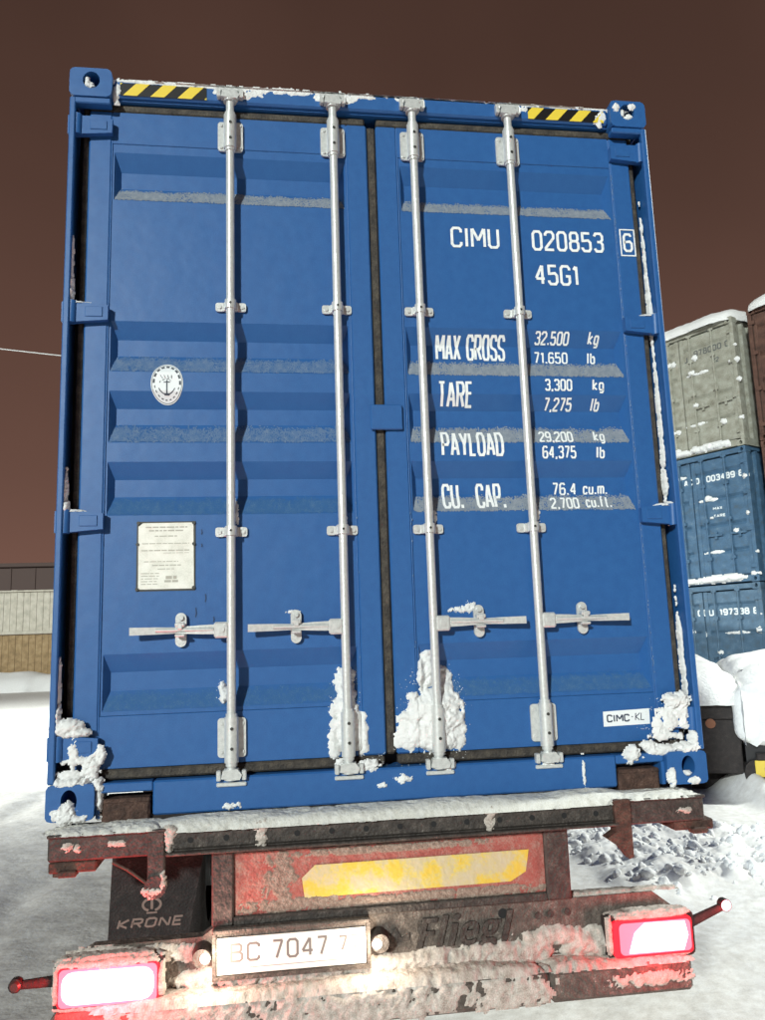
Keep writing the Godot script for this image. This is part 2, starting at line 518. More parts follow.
func cloud_cover() -> ImageTexture:
	# thin uneven overcast, the same all round
	var a := FastNoiseLite.new()
	a.seed = 19; a.frequency = 1.6; a.fractal_octaves = 5
	var w := 512
	var h := 256
	var out := PackedByteArray()
	out.resize(w * h * 4)
	for j in h:
		var th := PI * (j + .5) / h
		for i in w:
			var ph := TAU * i / w
			var d := V(sin(th) * cos(ph), cos(th), sin(th) * sin(ph))
			var v: float = clamp((a.get_noise_3dv(d) + .2) * .34, 0.0, .3)
			var k := (j * w + i) * 4
			out[k] = 255; out[k + 1] = 255; out[k + 2] = 255; out[k + 3] = int(v * 255)
	return ImageTexture.create_from_image(Image.create_from_data(w, h, false, Image.FORMAT_RGBA8, out))

func glow(called: String, col: Color, e: float):
	var m := StandardMaterial3D.new()
	m.albedo_color = col
	m.emission_enabled = true
	m.emission = col
	m.emission_energy_multiplier = e
	m.roughness = .4
	M[called] = m

# ------------------------------------------------------------------ main
func _ready():
	rng.seed = 77
	var cam := Camera3D.new()
	cam.name = "camera"
	cam.position = V(-.4333, 1.7286, 3.0134)
	cam.rotation = V(.16240, -.13884, -.03343)
	cam.fov = 65.04
	cam.near = .05
	cam.far = 1500
	add_child(cam)
	cam.current = true
	var env := Environment.new()
	env.background_mode = Environment.BG_SKY
	var sm := ProceduralSkyMaterial.new()
	sm.sky_top_color = c8(66, 47, 40)
	sm.sky_horizon_color = c8(126, 92, 80)
	sm.sky_curve = .22
	sm.ground_bottom_color = c8(60, 40, 34)
	sm.ground_horizon_color = c8(128, 92, 77)
	sm.sun_angle_max = 0.0
	sm.sky_cover = cloud_cover()
	sm.sky_cover_modulate = Color(.30, .21, .18, 1)
	var sky := Sky.new()
	sky.sky_material = sm
	env.sky = sky
	env.background_energy_multiplier = 1.0
	env.tonemap_mode = Environment.TONE_MAPPER_LINEAR
	env.tonemap_exposure = 1.0
	env.sdfgi_enabled = true
	env.ssao_enabled = true
	env.ssil_enabled = true
	var we := WorldEnvironment.new()
	we.name = "environment"
	we.environment = env
	add_child(we)
	var sun := DirectionalLight3D.new()
	sun.name = "main_light"
	sun.light_color = Color(.96, 1, .985)
	sun.light_energy = 1.08
	sun.light_angular_distance = 3.0
	sun.shadow_enabled = true
	add_child(sun)
	sun.look_at_from_position(V(-4.7, 3.1, 8.2), Vector3.ZERO)

	fn.seed = 12; fn.frequency = 1.0
	make_materials()
	glow("lamp_glow", Color(1, .97, .9), 8.0)
	glow("plate_glow", Color(1, .95, .88), 3.0)
	glow("tail_glow", Color(1, .80, .87), 4.0)
	glow("tail_glow_mid", Color(1, .42, .50), 1.3)
	glow("tail_glow_soft", Color(.95, .13, .2), .75)
	build_ground()
	build_background()
	build_trailer()
	build_container()
	build_right_side()

# ------------------------------------------------------------------ ground
var gn := FastNoiseLite.new()
var gn2 := FastNoiseLite.new()
var gc := FastNoiseLite.new()
func ss(a, b, x) -> float: return smoothstep(a, b, x)

func rubble(x: float, z: float) -> float:
	var d := Vector2((x - 2.75) / 1.15, (z + 3.5) / 1.5).length()
	return (1.0 - ss(.55, 1.05, d + gn2.get_noise_2d(x * .6, z * .6) * .5)) * ss(1.35, 1.6, x)

func ground_h(x: float, z: float) -> float:
	var near := 1.0 - ss(14.0, 40.0, Vector2(x, z).length())
	var h := gn.get_noise_2d(x * .6, z * .6) * .035
	h += gn2.get_noise_2d(x * 2.2, z * 2.2) * .007
	h += rubble(x, z) * (gn2.get_noise_2d(x * 2.0, z * 2.0) * .06 - gc.get_noise_2d(x, z) * .055 - gc.get_noise_2d(x * 2.1 + 5.0, z * 2.1) * .022 + .02)
	# tyre ruts on the packed yard left of the trailer
	var r := x + .12 * z + 2.6 + gn.get_noise_2d(z * .4, 3.0) * .25
	h -= .03 * exp(-pow(r / .16, 2.0)) + .03 * exp(-pow((r + 1.5) / .17, 2.0))
	# loose snow left between the parked trailer and the car
	h += .28 * exp(-pow((x - 4.42) / .15, 2.0) - pow((z + 5.0) / .6, 2.0))
	return h * near

func lines(lo: float, hi: float, step: float, far: float) -> PackedFloat32Array:
	var a = []
	var x := lo
	while x < hi:
		a.append(x); x += step
	a.append(hi)
	var s := step
	x = hi
	while x < far:
		s *= 1.35; x += s; a.append(x)
	s = step
	x = lo
	while x > -far:
		s *= 1.35; x -= s; a.insert(0, x)
	return PackedFloat32Array(a)

func build_ground():
	gn.seed = 5; gn.frequency = 1.0; gn.fractal_octaves = 4
	gc.seed = 4; gc.noise_type = FastNoiseLite.TYPE_CELLULAR; gc.cellular_return_type = FastNoiseLite.RETURN_DISTANCE; gc.frequency = 7.0; gc.cellular_jitter = 1.0
	gn2.seed = 8; gn2.frequency = 1.0; gn2.fractal_octaves = 3
	var X := lines(-6.0, 5.2, .028, 700.0)
	var Z := lines(-7.5, -.4, .028, 700.0)
	var vs := PackedVector3Array()
	var cs := PackedColorArray()
	var ns := PackedVector3Array()
	var e := .03
	for z in Z:
		for x in X:
			var far := Vector2(x, z).length() > 45.0
			var h := 0.0 if far else ground_h(x, z)
			vs.append(V(x, h, z))
			if far: ns.append(Vector3.UP)
			else: ns.append(V(h - ground_h(x + e, z), e, h - ground_h(x, z + e)).normalized())
			var w := gn.get_noise_2d(x * .5 + 9.0, z * .5)
			var w2 := gn2.get_noise_2d(x * 1.3, z * 1.3 + 4.0)
			var packed := .82 + w * .10 + w2 * .07
			var clean := .84
			var k := ss(-9.6, -10.4, z + w * .8)                   # clean snow beyond the driven yard
			k = max(k, ss(1.1, 1.9, x + w * .7 + w2 * .3) * .72)   # little driven strip right of the trailer
			k = max(k, rubble(x, z))
			var a: float = clamp(lerp(packed, clean, k), .15, .88)
			cs.append(Color(a, a * lerp(.98, 1.0, k), a * lerp(.95, 1.0, k)))
	var ids := PackedInt32Array()
	var nx := X.size()
	for j in Z.size() - 1:
		for i in nx - 1:
			var k := j * nx + i
			ids.append_array([k, k + 1, k + nx, k + 1, k + nx + 1, k + nx])
	var arr = []
	arr.resize(Mesh.ARRAY_MAX)
	arr[Mesh.ARRAY_VERTEX] = vs; arr[Mesh.ARRAY_NORMAL] = ns; arr[Mesh.ARRAY_COLOR] = cs; arr[Mesh.ARRAY_INDEX] = ids
	var m := ArrayMesh.new()
	m.add_surface_from_arrays(Mesh.PRIMITIVE_TRIANGLES, arr)
	var o := MeshInstance3D.new()
	o.name = "ground"
	o.mesh = m
	o.material_override = M.ground
	o.set_meta("kind", "structure")
	add_child(o)

# ------------------------------------------------------------------ far left
func build_background():
	# fence, two tiers of boards on posts with rails
	var fx0 := -26.0
	var fz := -38.0
	var t := thing("board_fence", "tall fence of pale boards above weathered wooden boards with a white rail", "fence", V(-16, 0, fz))
	var bm := BoxMesh.new(); bm.size = V(.29, 2.0, .05)
	var bl := BoxMesh.new(); bl.size = V(.29, 2.62, .05)
	for i in 66:
		var x := fx0 + 16.0 + i * .305
		var b := MeshInstance3D.new()
		b.name = "board"; b.mesh = bm; b.material_override = M.fence_white
		t.add_child(b, true)
		b.position = V(x, 3.74 + rng.randf_range(-.02, .02), rng.randf_range(-.012, .012))
		var c := MeshInstance3D.new()
		c.name = "board"; c.mesh = bl; c.material_override = M.fence_wood
		t.add_child(c, true)
		c.position = V(x, 1.3, rng.randf_range(-.012, .012))
	var st := st0()
	box(st, V(-10.2, 2.62, .06), V(10.2, 2.78, .16), .02)
	obj("rail", st, M.fence_white, t)
	st = st0()
	box(st, V(-10.2, 4.66, .06), V(10.2, 4.74, .12), .01)
	obj("rail", st, M.fence_white, t)
	for i in 7:
		st = st0()
		box(st, V(-10.1 + i * 3.36, 0, -.2), V(-9.98 + i * 3.36, 4.7, -.06))
		obj("post", st, M.fence_wood, t)
	# ploughed snow along the fence
	var sb := snow_st(V(-16, 0, -36.6), V(1, 0, 0), V(0, 0, -1), V(0, 1, 0), [[0, 0, 12, 1.3, .95, 2.4], [3.5, .2, 3, 1.2, 1.05, 2.2]], .16, .12, .35, 91)
	var o := obj("snow_bank", sb, M.snow)
	o.set_meta("kind", "structure")
	# dark warehouse beyond it
	t = thing("warehouse", "dark flat roofed warehouse beyond the board fence", "building", V(-34, 0, -70))
	st = st0()
	box(st, V(-20, 0, -10), V(20, 9.1, 0))
	obj("wall", st, M.wall_dark, t)
	st = st0()
	box(st, V(-20.3, 9.1, -10.3), V(20.3, 9.45, .3), .05)
	obj("roof", st, M.wall_dark, t)
	for i in 20:
		st = st0()
		box(st, V(-19.0 + i * 2.0, 0, .002), V(-18.9 + i * 2.0, 9.1, .06))
		obj("wall_rib", st, M.wall_dark, t)
	# cable
	st = st0()
	var pts = []
	for i in 41:
		var f := i / 40.0
		var x: float = lerp(-46.0, 30.0, f)
		var k := (x + 8.0) / 38.0
		pts.append(V(x, 12.0 + k * k * 4.2 - .1 * (x + 8.0), -25.0))
	tube(st, pts, .022, 6)
	o = obj("overhead_cable", st, M.cable)
	tag(o, "thin white cable hanging across the night sky", "cable")

	# yard lamps out of the frame
	lamp_mast(V(-17, 0, -11), V(-8.5, 0, -15), 10.0, 1500.0, "steel floodlight mast lighting the bright snow at the left")
	lamp_mast(V(14, 0, -1.5), V(3.2, 0, -3.6), 10.0, 330.0, "steel floodlight mast lighting the churned snow at the right")

func lamp_mast(at: Vector3, aim: Vector3, h: float, e: float, label: String):
	var t := thing("floodlight_mast", label, "lamp post", at, 0.0, "yard floodlight masts")
	var st := st0()
	cyl(st, V(0, 0, 0), V(0, h, 0), .11, 14, .06)
	obj("pole", st, M.mast, t)
	st = st0()
	box(st, V(-.2, 0, -.2), V(.2, .03, .2), .005)
	obj("base_plate", st, M.mast, t)
	var dir := (aim - (at + V(0, h, 0))).normalized()
	var u := dir.cross(Vector3.UP).normalized()
	var w := u.cross(dir).normalized()
	var c := V(0, h + .1, 0) + dir * .22
	st = st0()
	prism(st, [Vector2(-.3, -.22), Vector2(.3, -.22), Vector2(.3, .22), Vector2(-.3, .22)], c, -u, w, .16)
	obj("lamp_housing", st, M.mast, t)
	st = st0()
	prism(st, [Vector2(-.27, -.19), Vector2(.27, -.19), Vector2(.27, .19), Vector2(-.27, .19)], c + dir * .006, -u, w, .004)
	obj("lamp_glass", st, M.lamp_glow, t)
	var l := SpotLight3D.new()
	l.name = "lamp_light"
	l.light_color = Color(.97, 1, .98)
	l.light_energy = e
	l.spot_range = 90
	l.spot_attenuation = 2.0
	l.spot_angle = 47
	l.light_size = .25
	l.shadow_enabled = true
	t.add_child(l)
	l.position = c + dir * .06
	l.look_at_from_position(at + l.position, aim)
	l.position = c + dir * .06

# ------------------------------------------------------------------ the blue container (local y = world y - 1.15)
const ZP := -.062          # panel face
const RD := .036           # recess depth
var rec := [[2.569, 2.500, 2.430, 2.361], [1.849, 1.783, 1.717, 1.643], [1.565, 1.502, 1.438, 1.359], [1.284, 1.220, 1.153, 1.077], [.563, .497, .430, .359]]

func door_z(x: float, y: float) -> float:
	var ax: float = abs(x)
	if ax > 1.062 or ax < .104: return -.055
	if ax < .118 or ax > 1.05: return ZP
	for r in rec:
		if y < r[0] and y > r[3]:
			var d := 1.0
			if y > r[1]: d = (r[0] - y) / (r[0] - r[1])
			elif y < r[2]: d = (y - r[3]) / (r[2] - r[3])
			d = min(d, min((ax - .118) / .022, (1.05 - ax) / .022))
			return ZP - RD * clamp(d, 0.0, 1.0)
	if y > 2.607 or y < .347: return ZP + .003
	return ZP

func on_door(x: float, y: float, lift: float) -> Vector3:
	return V(x, y, door_z(x, y) + .0024 + lift)

func build_container():
	var t := thing("shipping_container", "blue shipping container with galvanised lock rods and white door lettering, riding on a trailer", "shipping container", V(0, 1.15, 0))
	var st: SurfaceTool
	# walls and roof going back
	for s in [-1, 1]:
		st = st0()
		var z := -.22
		while z > -11.9:
			var p = [z, z - .07, z - .138, z - .208, z - .278]
			var d = [0.0, -.036, -.036, 0.0, 0.0]
			for k in 4:
				var xa: float = s * (1.205 + d[k])
				var xb: float = s * (1.205 + d[k + 1])
				if s > 0: quad(st, V(xa, .15, p[k]), V(xb, .15, p[k + 1]), V(xb, 2.83, p[k + 1]), V(xa, 2.83, p[k]))
				else: quad(st, V(xb, .15, p[k + 1]), V(xa, .15, p[k]), V(xa, 2.83, p[k]), V(xb, 2.83, p[k + 1]))
			z -= .278
		obj("side_wall", st, M.blue, t)
		st = st0()
		box(st, V(s * 1.213, .0, -.18), V(s * 1.15, .15, -12.0), .006)
		obj("side_sill", st, M.blue, t)
		st = st0()
		box(st, V(s * 1.213, 2.83, -.18), V(s * 1.15, 2.885, -12.0), .006)
		obj("top_side_rail", st, M.blue, t)
	st = st0()
	box(st, V(-1.14, 2.845, -.18), V(1.14, 2.875, -12.0))
	obj("roof", st, M.blue, t)
	st = st0()
	box(st, V(-1.14, .08, -.18), V(1.14, .15, -12.0))
	obj("floor", st, M.steel_dark, t)
	st = st0()
	box(st, V(-1.2, .0, -12.01), V(1.2, 2.88, -12.1), .01)
	obj("front_wall", st, M.blue, t)
	# castings
	for s in [-1, 1]:
		st = st0()
		holed(st, s * 1.138, 2.834, .162, .124, .022, s * 1.135, 2.843, .033, .037, 0.0, .178, .11)
		var c := obj("corner_casting", st, M.blue, t)
		st = st0()
		holed(st, s * 1.138, .061, .162, .122, .018, s * 1.142, .066, .027, .039, 0.0, .178, .11)
		c = obj("corner_casting", st, M.blue, t)
		for yy in [.0, 2.776]:
			st = st0()
			box(st, V(s * 1.219, yy, -12.2), V(s * 1.057, yy + .12, -12.02), .012)
			obj("corner_casting", st, M.blue, t)
		# posts
		st = st0()
		box(st, V(s * 1.217, .124, -.004), V(s * 1.194, 2.770, -.03), .004)
		box(st, V(s * 1.215, .124, -.03), V(s * 1.203, 2.770, -.175))
		box(st, V(s * 1.203, .124, -.155), V(s * 1.10, 2.770, -.175))
		obj("corner_post", st, M.blue, t)
		st = st0()
		box(st, V(s * 1.214, 2.745, -.006), V(s * 1.06, 2.771, -.05), .004)
		obj("casting_foot", st, M.blue, t)
	# header
	st = st0()
	box(st, V(-1.056, 2.797, -.03), V(1.056, 2.872, -.16), .008)
	obj("door_header", st, M.blue, t)
	st = st0()
	box(st, V(-1.056, 2.79, -.05), V(1.056, 2.797, -.16))
	obj("header_lip", st, M.blue, t)
	# sill with the two openings beside the castings
	st = st0()
	box(st, V(-.862, .0, -.022), V(.862, .117, -.16), .006)
	for s in [-1, 1]:
		box(st, V(s * .862, .084, -.022), V(s * 1.056, .117, -.16), .004)
		box(st, V(s * 1.043, .0, -.024), V(s * 1.056, .084, -.16))
	obj("door_sill", st, M.blue, t)
	# hazard strips on the header
	for s in [-1, 1]:
		var xa := -1.028 if s < 0 else .69
		var w := .345
		st = st0()
		box(st, V(xa, 2.803, -.0285), V(xa + w, 2.858, -.0295))
		var hz := obj("hazard_strip", st, M.hazard_black, t, "yellow and black striped strip on the header")
		var k := -1
		while k < 4:
			var b := k * .108 + (.012 if s < 0 else -.03)
			var pl = [Vector2(b, 0), Vector2(b + .055, 0), Vector2(b + .105, .055), Vector2(b + .05, .055)]
			var cut = Geometry2D.intersect_polygons(PackedVector2Array(pl), PackedVector2Array([Vector2(0, 0), Vector2(w, 0), Vector2(w, .055), Vector2(0, .055)]))
			if cut.size() > 0:
				var pp = Array(cut[0])
				if Geometry2D.is_polygon_clockwise(cut[0]): pp.reverse()
				st = st0()
				prism(st, pp, V(xa, 2.803, -.0272), V(1, 0, 0), V(0, 1, 0), .001)
				obj("yellow_band", st, M.hazard_yellow, hz)
			k += 1
	build_doors(t)
	build_rods(t)
	container_snow(t)

func build_doors(t):
	var st: SurfaceTool
	for s in [-1, 1]:
		# corrugated panel
		st = st0()
		var x0 := .108
		var x1 := 1.06
		var ra := .118
		var rb := 1.05
		var f := func(x, y, d): return V(s * x, y, ZP - d)
		var q := func(a, b, c, d):
			if s > 0: quad(st, a, b, c, d)
			else: quad(st, b, a, d, c)
		var ylast := 2.605
		for r in rec:
			q.call(f.call(x0, r[0], 0), f.call(x1, r[0], 0), f.call(x1, ylast, 0), f.call(x0, ylast, 0))
			var tp := .022
			q.call(f.call(ra + tp, r[1], RD), f.call(rb - tp, r[1], RD), f.call(rb, r[0], 0), f.call(ra, r[0], 0))
			q.call(f.call(ra + tp, r[2], RD), f.call(rb - tp, r[2], RD), f.call(rb - tp, r[1], RD), f.call(ra + tp, r[1], RD))
			q.call(f.call(ra, r[3], 0), f.call(rb, r[3], 0), f.call(rb - tp, r[2], RD), f.call(ra + tp, r[2], RD))
			q.call(f.call(ra, r[3], 0), f.call(ra + tp, r[2], RD), f.call(ra + tp, r[1], RD), f.call(ra, r[0], 0))
			q.call(f.call(rb - tp, r[2], RD), f.call(rb, r[3], 0), f.call(rb, r[0], 0), f.call(rb - tp, r[1], RD))
			q.call(f.call(x0, r[3], 0), f.call(ra, r[3], 0), f.call(ra, r[0], 0), f.call(x0, r[0], 0))
			q.call(f.call(rb, r[3], 0), f.call(x1, r[3], 0), f.call(x1, r[0], 0), f.call(rb, r[0], 0))
			ylast = r[3]
		q.call(f.call(x0, .345, 0), f.call(x1, .345, 0), f.call(x1, ylast, 0), f.call(x0, ylast, 0))
		# back sheet gives the door its thickness
		box(st, V(s * .03, .165, -.112), V(s * 1.145, 2.74, -.122))
		var d := obj("door", st, M.blue_panel, t, "left door with oval emblem and white placard" if s < 0 else "right door with white container lettering")
		# stiles and rails
		st = st0(); box(st, V(s * 1.0605, .16, -.055), V(s * 1.15, 2.747, -.112), .006); obj("stile", st, M.blue, d)
		st = st0(); box(st, V(s * .02, .16, -.055), V(s * .1075, 2.747, -.112), .006); obj("stile", st, M.blue, d)
		st = st0(); box(st, V(s * .1085, 2.606, ZP + .003), V(s * 1.0595, 2.747, -.11), .002); obj("rail", st, M.blue_panel, d)
		st = st0(); box(st, V(s * .1085, .16, ZP + .003), V(s * 1.0595, .344, -.11), .002); obj("rail", st, M.blue_panel, d)
		# weld beads between panel and frame
		st = st0()
		for xx in [.1082, 1.0602]:
			cyl(st, V(s * xx, .17, ZP + .001), V(s * xx, 2.74, ZP + .001), .0035, 6)
		obj("weld_bead", st, M.blue, d)
		# frost lying on the upward slopes
		for i in 5:
			var r = rec[i]
			var cover: float = [.92, .90, .86, .80, .62][i] if s < 0 else [.96, .96, .96, .94, .8][i]
			st = st0()
			var nc := 236
			var ne := 18
			for k in nc:
				for e in ne:
					var x: float = lerp(ra + .004, rb - .004, (k + .5) / nc)
					var ff: float = (e + .5) / ne
					var pr := cover * (1.0 - ss(.62, 1.02, ff)) * ss(-.02, .10, ff)
					pr += fn.get_noise_2d(x * 9.0 * s, ff * .5 + i * 3.0) * .45 * cover
					if rng.randf() > pr: continue
					var lim: float = clamp(min((x - ra) / .022, (rb - x) / .022), 0.0, 1.0)
					if ff > lim + .02: continue
					var hw := .0023
					var hf := .55 / ne
					var a := V(s * x - hw, lerp(r[3], r[2], ff - hf) + .0004, ZP - RD * (ff - hf) + .0012)
					var b := V(s * x + hw, lerp(r[3], r[2], ff + hf) + .0004, ZP - RD * (ff + hf) + .0012)
					quad(st, V(a.x, a.y, a.z), V(b.x, a.y, a.z), V(b.x, b.y, b.z), V(a.x, b.y, b.z))
			var fo := obj("frost", st, M[["frost", "frost_mid", "frost_mid", "frost_thin", "frost_thin"][i]] if s < 0 else M[["frost", "frost", "frost", "frost", "frost_thin"][i]], d)
			fo.set_meta("kind", "stuff")
		# rime caught along the weld lines
		if s > 0:
			obj("frost", frost_line(1.0605, .36, 2.6, .006, .42, -.054), M.frost_mid, d).set_meta("kind", "stuff")
			obj("frost", frost_line(.1085, .55, 1.08, .012, .16, -.054), M.frost_mid, d).set_meta("kind", "stuff")
		else:
			obj("frost", frost_line(-.1085, .5, 1.3, .008, .10, -.054), M.frost_mid, d).set_meta("kind", "stuff")
		# gasket round the door
		st = st0()
		box(st, V(s * 1.152, .125, -.07), V(s * 1.176, 2.782, -.10), .006)
		obj("gasket", st, M.gasket, d)
		st = st0()
		box(st, V(s * (.024 if s > 0 else .0265), 2.749, -.062), V(s * 1.15, 2.783, -.10), .006)
		obj("gasket", st, M.gasket, d)
		st = st0()
		box(st, V(s * (.024 if s > 0 else .0265), .123, -.058), V(s * 1.15, .158, -.10), .006)
		obj("gasket", st, M.gasket, d)
		# hinges: knuckle on the post, blade tapering onto the stile
		for y in [2.665, 1.872, 1.055, .245]:
			st = st0()
			var pl = [Vector2(-.022, -.045), Vector2(.015, -.045), Vector2(.15, -.033), Vector2(.15, .026), Vector2(.06, .036), Vector2(-.022, .036)]
			if s > 0:
				var pr = []
				for p in pl: pr.append(Vector2(-p.x, p.y))
				pr.reverse()
				pl = pr
			prism(st, pl, V(s * 1.205, y, -.026), V(1, 0, 0), V(0, 1, 0), .026)
			cyl(st, V(s * 1.19, y - .048, -.03), V(s * 1.19, y + .04, -.03), .018, 14)
			box(st, V(s * 1.075, y - .022, -.0225), V(s * 1.14, y + .018, -.026), .002)
			obj("hinge", st, M.blue, d)
	# strip between the doors
	st = st0()
	box(st, V(-.0195, .16, -.066), V(.0195, 2.747, -.10), .008)
	obj("door_seal", st, M.gasket, t)
	# dark frame behind the gaps
	for s in [-1, 1]:
		st = st0(); box(st, V(s * 1.203, .12, -.142), V(s * 1.145, 2.785, -.152)); obj("frame_back", st, M.black_gap, t)
	# overlap plate in the middle
	st = st0()
	box(st, V(-.042, 1.408, -.038), V(.087, 1.511, -.05), .004)
	box(st, V(.03, 1.415, -.05), V(.085, 1.505, -.056))
	obj("overlap_plate", st, M.blue, t)
	# lettering
	var L = t.get_node("door2") if t.has_node("door2") else t
	var rows = [
		["CIMU", .325, .537, 2.206, .094, .0118, 0.0], ["020853", .680, 1.003, 2.204, .094, .0118, 0.0], ["45G1", .683, .880, 2.048, .094, .0118, 0.0],
		["MAX", .245, .352, 1.720, .106, .0108, 0.0], ["GROSS", .376, .543, 1.720, .106, .0108, 0.0], ["TARE", .241, .388, 1.513, .105, .0112, 0.0],
		["PAYLOAD", .244, .504, 1.303, .106, .0112, 0.0], ["CU.", .243, .330, 1.091, .106, .0112, 0.0], ["CAP.", .383, .505, 1.091, .106, .0112, 0.0],
		["32.500", .669, .820, 1.791, .052, .0074, .04], ["kg", .903, .952, 1.795, .052, .0074, .1], ["71.650", .666, .815, 1.711, .052, .0074, .04], ["lb", .898, .936, 1.712, .052, .0074, .08],
		["3,300", .693, .812, 1.581, .052, .0074, .04], ["kg", .899, .950, 1.584, .052, .0074, .1], ["7,275", .690, .812, 1.502, .052, .0074, .04], ["lb", .893, .932, 1.503, .052, .0074, .08],
		["29,200", .657, .803, 1.363, .050, .0074, .04], ["kg", .891, .940, 1.367, .050, .0074, .1], ["64,375", .663, .808, 1.293, .054, .0074, .04], ["lb", .892, .930, 1.293, .052, .0074, .08],
		["76.4", .707, .811, 1.146, .053, .0074, .04], ["cu.m.", .838, .945, 1.148, .052, .0074, .08], ["2,700", .688, .810, 1.085, .050, .0074, .04], ["cu.ft.", .838, .950, 1.089, .052, .0074, .08],
	]
	for r in rows:
		obj("lettering", text_st(r[0], r[1], r[2], r[3], r[4], r[5], on_door, r[6]), M.white_paint, L)
	obj("lettering", text_st("6", 1.088, 1.133, 2.208, .088, .011, on_door), M.white_paint, L)
	st = st0()
	ribbon(st, [Vector2(1.078, 2.192), Vector2(1.142, 2.192), Vector2(1.142, 2.312), Vector2(1.078, 2.312), Vector2(1.078, 2.192)], .006, on_door, 0.0)
	obj("digit_box", st, M.white_paint, L)
	# builder's sticker
	st = st0()
	prism(st, [Vector2(.838, .221), Vector2(1.029, .224), Vector2(1.030, .283), Vector2(.839, .278)], V(0, 0, ZP + .0042), V(1, 0, 0), V(0, 1, 0), .001)
	var stk := obj("sticker", st, M.sticker, L)
	var flat := func(x, y, l): return V(x, y, ZP + .0046 + l)
	obj("print", text_st("CIMC", .852, .946, .236, .030, .0058, flat, 0.0, .3), M.sticker_ink, stk)
	obj("print", text_st("-", .953, .962, .239, .030, .0035, flat), M.sticker_ink, stk)
	obj("print", text_st("KL", .968, 1.008, .239, .030, .0035, flat, .1, .2), M.sticker_ink, stk)
	# oval emblem
	var D = t.get_node("door")
	var ecx := -.834
	var ecy := 1.597
	var em := func(x, y, l): return V(x, y, door_z(x, y) + .0022 + l)
	st = st0()
	var disc := func(rx, ry, l):
		var nr := 14
		for i in nr:
			for k in 48:
				var a := TAU * k / 48
				var b := TAU * (k + 1) / 48
				var r0 := float(i) / nr
				var r1 := float(i + 1) / nr
				var p = [Vector2(cos(a) * r0, sin(a) * r0), Vector2(cos(a) * r1, sin(a) * r1), Vector2(cos(b) * r1, sin(b) * r1), Vector2(cos(b) * r0, sin(b) * r0)]
				var w = []
				for e in p: w.append(em.call(ecx + e.x * rx, ecy + e.y * ry, l))
				quad(st, w[0], w[1], w[2], w[3])
	disc.call(.061, .081, 0.0)
	var eo := obj("emblem", st, M.sticker, D, "white oval emblem with an anchor")
	st = st0()
	var ring := func(rx, ry, t0, a0, a1, l):
		var pts = []
		for k in 25:
			var a: float = lerp(a0, a1, k / 24.0)
			pts.append(Vector2(ecx + cos(a) * rx, ecy + sin(a) * ry))
		ribbon(st, pts, t0, em, l)
	ring.call(.057, .076, .002, 0.0, PI, .0004)
	ring.call(.057, .076, .002, PI, TAU, .0004)
	for k in 9:
		var a := -.1 + k * .375
		ring.call(.050, .068, .008, a, a + .24, .0004)
	for k in 9:
		var a := PI + .15 + k * .32
		ring.call(.047, .064, .004, a, a + .17, .0004)
	ring.call(.034, .044, .004, PI * 1.15, PI * 1.85, .0004)
	ribbon(st, [Vector2(ecx, ecy - .045), Vector2(ecx, ecy + .012)], .005, em, .0008)
	ribbon(st, [Vector2(ecx - .012, ecy + .004), Vector2(ecx + .012, ecy + .004)], .004, em, .0012)
	ribbon(st, [Vector2(ecx - .01, ecy - .044), Vector2(ecx + .01, ecy - .044)], .008, em, .0016)
	for k in 4:
		var a := .5 + k * .7
		ring.call(.016 + k * .004, .016, .0022, a, a + .45, .002)
		ribbon(st, [Vector2(ecx - .025 + k * .014, ecy + .032), Vector2(ecx - .016 + k * .011, ecy + .018)], .002, em, .0024)
	obj("print", st, M.emblem_ink, eo)
	for p in [[-.685, .775, .030], [-.72, .725, .035], [-.70, 1.02, .02], [-.655, .69, .02], [-.70, .965, .012], [-.60, .72, .03]]:
		st = st0()
		ribbon(st, [Vector2(p[0], p[1]), Vector2(p[0] + .002, p[1] - p[2] * .6), Vector2(p[0] - .001, p[1] - p[2])], .004, em, .0)
		obj("drip_stain", st, M.stain, D)
	# placard
	st = st0()
	box(st, V(-.938, .790, ZP + .0008), V(-.722, 1.052, ZP + .0018))
	obj("placard_backing", st, M.steel_dark, D)
	st = st0()
	prism(st, [Vector2(-.930, .797), Vector2(-.727, .797), Vector2(-.730, 1.047), Vector2(-.915, 1.046), Vector2(-.932, 1.033)], V(0, 0, ZP + .004), V(1, 0, 0), V(0, 1, 0), .0016)
	var pc := obj("placard", st, M.placard, D, "white data placard riveted to the left door")
	st = st0()
	var pm := func(x, y, l): return V(x, y, ZP + .0046 + l)
	var lines_ = [[1.030, -.905, -.752, .005], [1.017, -.893, -.765, .005], [.996, -.872, -.790, .004], [.968, -.918, -.745, .003], [.942, -.92, -.745, .004], [.932, -.84, -.745, .002], [.900, -.91, -.785, .003], [.886, -.88, -.775, .004], [.872, -.86, -.80, .003], [.856, -.92, -.855, .003], [.846, -.92, -.855, .003], [.836, -.92, -.855, .003], [.826, -.92, -.855, .003], [.816, -.92, -.855, .003], [.84, -.83, -.79, .012], [.826, -.835, -.785, .008]]
	for l in lines_:
		var x: float = l[1]
		while x < l[2] - .004:
			var w := rng.randf_range(.008, .03)
			ribbon(st, [Vector2(x, l[0]), Vector2(min(x + w, l[2]), l[0])], l[3], pm, 0.0)
			x += w + .004
	obj("print", st, M.placard_ink, pc)
	for p in [[-.932, 1.046], [-.729, 1.046], [-.934, .965], [-.728, .965], [-.934, .798], [-.728, .800]]:
		st = st0()
		cyl(st, V(p[0], p[1], ZP), V(p[0], p[1], ZP + .007), .0065, 12)
		obj("rivet", st, M.steel_dark, pc)

